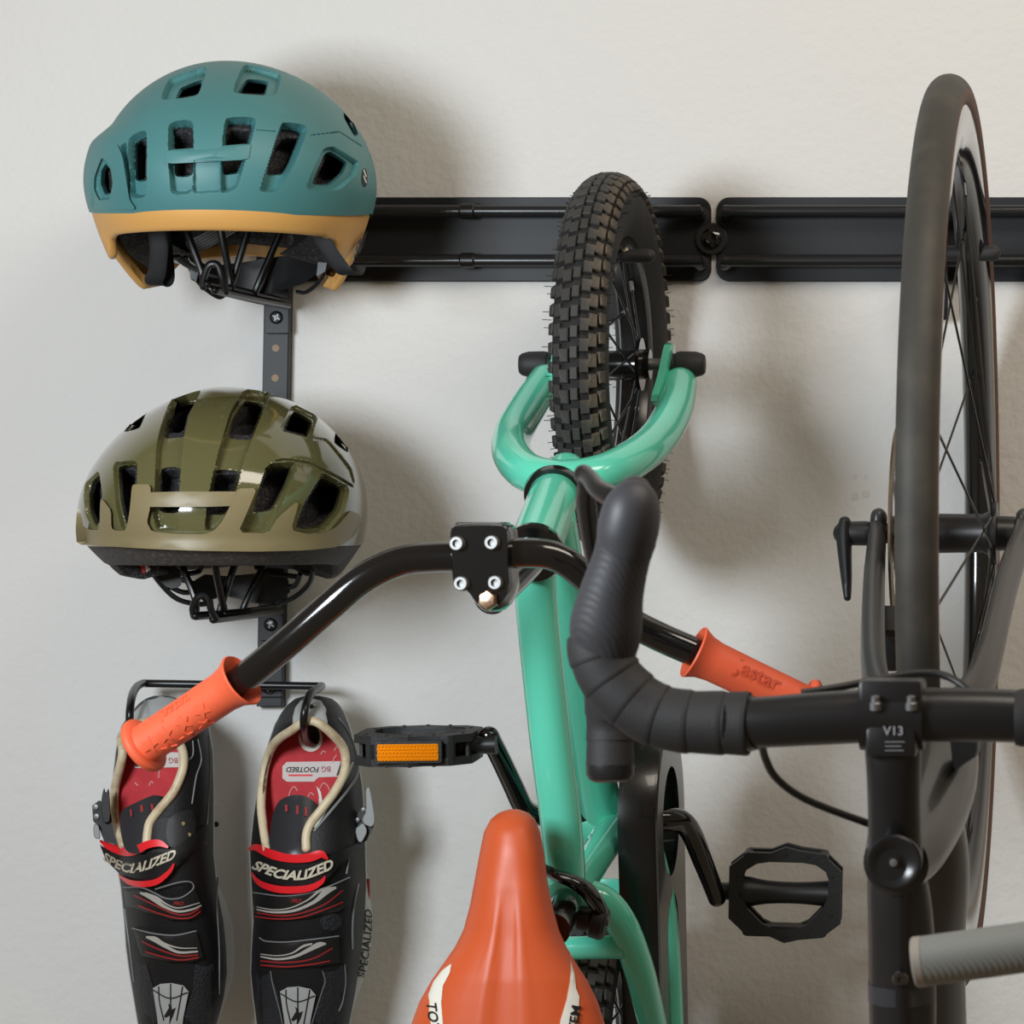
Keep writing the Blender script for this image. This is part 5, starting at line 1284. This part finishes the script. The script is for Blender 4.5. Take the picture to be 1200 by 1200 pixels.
# --- shoe behind the grip
tg = tongue(sl_, [(140, 950), (160, 940), (180, 931), (194, 934), (196, 942), (180, 965), (174, 1000), (147, 1000), (141, 975)], .072, .097, 932, 1000)
for p in ([(152, 949), (154, 948), (155, 956), (153, 957)], [(164, 944), (167, 943), (168, 951), (165, 952)], [(176, 942), (179, 942), (181, 951), (178, 951)]):
    mb = MB(); sheet(mb, p, lambda x, y, o: P(x, y, np.interp(y, [932, 1000], [.072, .097]) + .004 + o), .0005, 4); mb.build('red_slot', S_REDP, tg)
panel = [(158, 900), (212, 899), (214, 882), (158, 880)]
mb = MB(); sheet(mb, panel, on_ins, .0004, 8); pn = mb.build('printed_panel', MATS['insole panel white'], ins_l)
mb = MB(); text_on(mb, 'BG', lambda x, y: P(203 - x, 891 + y, .0418), 9, bold=.1); mb.build('lettering', S_REDP, pn, fix=False)
mb = MB(); sheet(mb, [(158, 872), (186, 872), (180, 899), (158, 898)], on_ins, .001, 8); mb.build('print_block', BLACK_PRINT, pn)
for c in ([(186, 912), (187, 903), (189, 900)], [(175, 921), (177, 916), (180, 918)], [(158, 917), (162, 921)]):
    mb = MB(); mb.tube([P(x, y, .0413) for x, y in c], .0006, 6, 4); mb.build('printed_curve', MATS['pale pink print'], ins_l)
dec(sl_, LEFT, 'heel_panel', [(158, 830), (170, 820), (188, 816), (203, 818), (212, 824), (200, 832), (186, 846), (170, 848), (154, 854), (152, 842)], S_SILV, .0012, .0010, 3)
for pts in ([(232, 866), (236, 890), (230, 910), (225, 942)], [(244, 862), (246, 900), (244, 950), (241, 990)], [(226, 868), (226, 885), (218, 893)]): line(sl_, LEFT, 'piping', pts, S_STIT, .0006)
dec(sl_, LEFT, 'side_guard', [(196, 962), (206, 952), (224, 948), (231, 960), (230, 980), (222, 992), (200, 994), (194, 980)], mat('matte black guard', (30, 30, 32), .55), .0006, .0025, 6, 1)
for x, y in ((215, 965), (222, 978)):
    mb = MB(); mb.lathe(P(x, y, LEFT.d(x, y) + .003), (0, -1, 0), [(0, .0018), (.0008, .0015)], 10); mb.build('rivet', mat('dull brass rivet', (120, 108, 70), .4, metal=.8), sl_)
dec(sl_, LEFT, 'ankle_strap', [(136, 988), (150, 1000), (175, 1002), (196, 996), (208, 992), (250, 960), (249, 982), (208, 1014), (198, 1028), (180, 1034), (152, 1028), (138, 1016)], S_UP, .002, .003, 6, 1)
mb = MB()
def on_l(x, y, o):
    xx = max(x, 139); return P(x, y, LEFT.d(xx, y) + .003 + o)
sheet(mb, band([(117, 985), (128, 992), (146, 998), (160, 996), (172, 990), (186, 988), (197, 993)], [1.2, 4, 5, 5, 4.5, 4, 1.2]), on_l, .0042, 4); mb.build('red_edge', S_REDR, sl_)
mb = MB(); sheet(mb, [(117, 990), (140, 1002), (160, 1003), (180, 998), (203, 998), (205, 1006), (199, 1020), (180, 1026), (150, 1026), (138, 1022), (124, 1008)], on_l, .0015, 6); mb.build('strap_face', S_UP, sl_)
dec(sl_, LEFT, 'red_edge', band([(139, 1026), (152, 1034), (168, 1036), (184, 1033), (198, 1022), (204, 1012)], [1, 3, 3.6, 3.4, 2.4, 1]), S_REDR, .0035, .0045, 2.6)
v, f = text_tris('SPECIALIZED', 15, .3, .5); xs = [p[0] for p in v]; x0_, x1_ = min(xs), max(xs); cpt = catmull([(121, 1003), (135, 1012), (152, 1018), (170, 1015), (188, 1008), (206, 1001)], 12); sg_ = np.concatenate([[0], np.cumsum(np.linalg.norm(np.diff(cpt, axis=0), axis=1))])
out = []
for x, y in v:
    s_ = (x - x0_) / (x1_ - x0_) * sg_[-1]; px_, py_ = np.interp(s_, sg_, cpt[:, 0]), np.interp(s_, sg_, cpt[:, 1]); out.append(on_l(px_, py_ - y, .0022))
mb = MB(); mb.add(out, f); mb.build('lettering', S_BONE, sl_, fix=False)
velcro(sl_, LEFT, [(144, 1042), (165, 1043), (182, 1046), (200, 1052), (215, 1050), (227, 1040), (234, 1056), (236, 1066), (222, 1078), (200, 1078), (175, 1070), (148, 1062)],
       [([(164, 1046), (178, 1052), (192, 1062), (208, 1068), (224, 1066), (236, 1061)], [1, 3, 1.8, 1.3, 1.1, .8]), ([(170, 1046), (184, 1052), (196, 1060), (210, 1064), (234, 1058)], [.6, 1.4, .8, .7, .5])],
       [[(157, 1049), (180, 1060), (205, 1071), (222, 1071), (234, 1064)], [(162, 1061), (185, 1070), (208, 1076), (224, 1075), (235, 1068)]], [(144, 1040), (165, 1040), (180, 1046), (195, 1053), (212, 1052), (226, 1042), (224, 1034), (210, 1034), (182, 1042)])
velcro(sl_, LEFT, [(156, 1089), (185, 1095), (215, 1095), (230, 1092), (238, 1122), (225, 1127), (200, 1127), (165, 1120)],
       [([(171, 1098), (182, 1101), (194, 1109), (210, 1116), (232, 1115)], [1, 3.2, 2, 1.4, 1]), ([(180, 1098), (196, 1107), (212, 1111), (231, 1111)], [1, 1, .7, .5])],
       [[(166, 1103), (185, 1112), (210, 1120), (232, 1119)], [(170, 1115), (190, 1121), (212, 1125), (233, 1122)]], [(155, 1088), (180, 1094), (205, 1096), (230, 1091)])
mb = MB(); text_on(mb, 'PRO', lambda x, y: LEFT.on(.0053)(209 + x, 1059 - y, 0), 6, shear=.3, bold=.2); mb.build('lettering', S_REDP, sl_, fix=False)
toe(sl_, LEFT, -149, -4, ([(160, 1126), (172, 1130), (180, 1160), (184, 1195), (176, 1205), (166, 1190), (160, 1160)], [(228, 1130), (250, 1130), (254, 1160), (246, 1200), (222, 1215), (216, 1190), (226, 1160)]))
line(sl_, LEFT, 'piping', [(255, 1028), (254, 1060), (256, 1095), (257, 1120), (257, 1165)], S_STIT, .0008)
line(sl_, LEFT, 'piping', [(146, 1065), (152, 1110), (157, 1150)], S_STIT, .0008)
bs = buckle(sl_, [(119, 934), (122, 922), (124, 930), (128, 922), (130, 962), (122, 966), (118, 950)], [(109, 966), (116, 966), (118, 984), (110, 982)], .070, mat('black plastic lever', (26, 26, 27), .4), [(108, 944), (116, 938), (128, 942), (136, 990), (122, 986), (116, 970), (109, 962)])
for x, y in ((112, 946), (113, 957)):
    mb = MB(); mb.lathe(P(x, y, .070), (0, -1, 0), [(-.002, .0026), (.0008, .0024), (.0012, .001)], 12); mb.build('rivet', CHROME, bs)
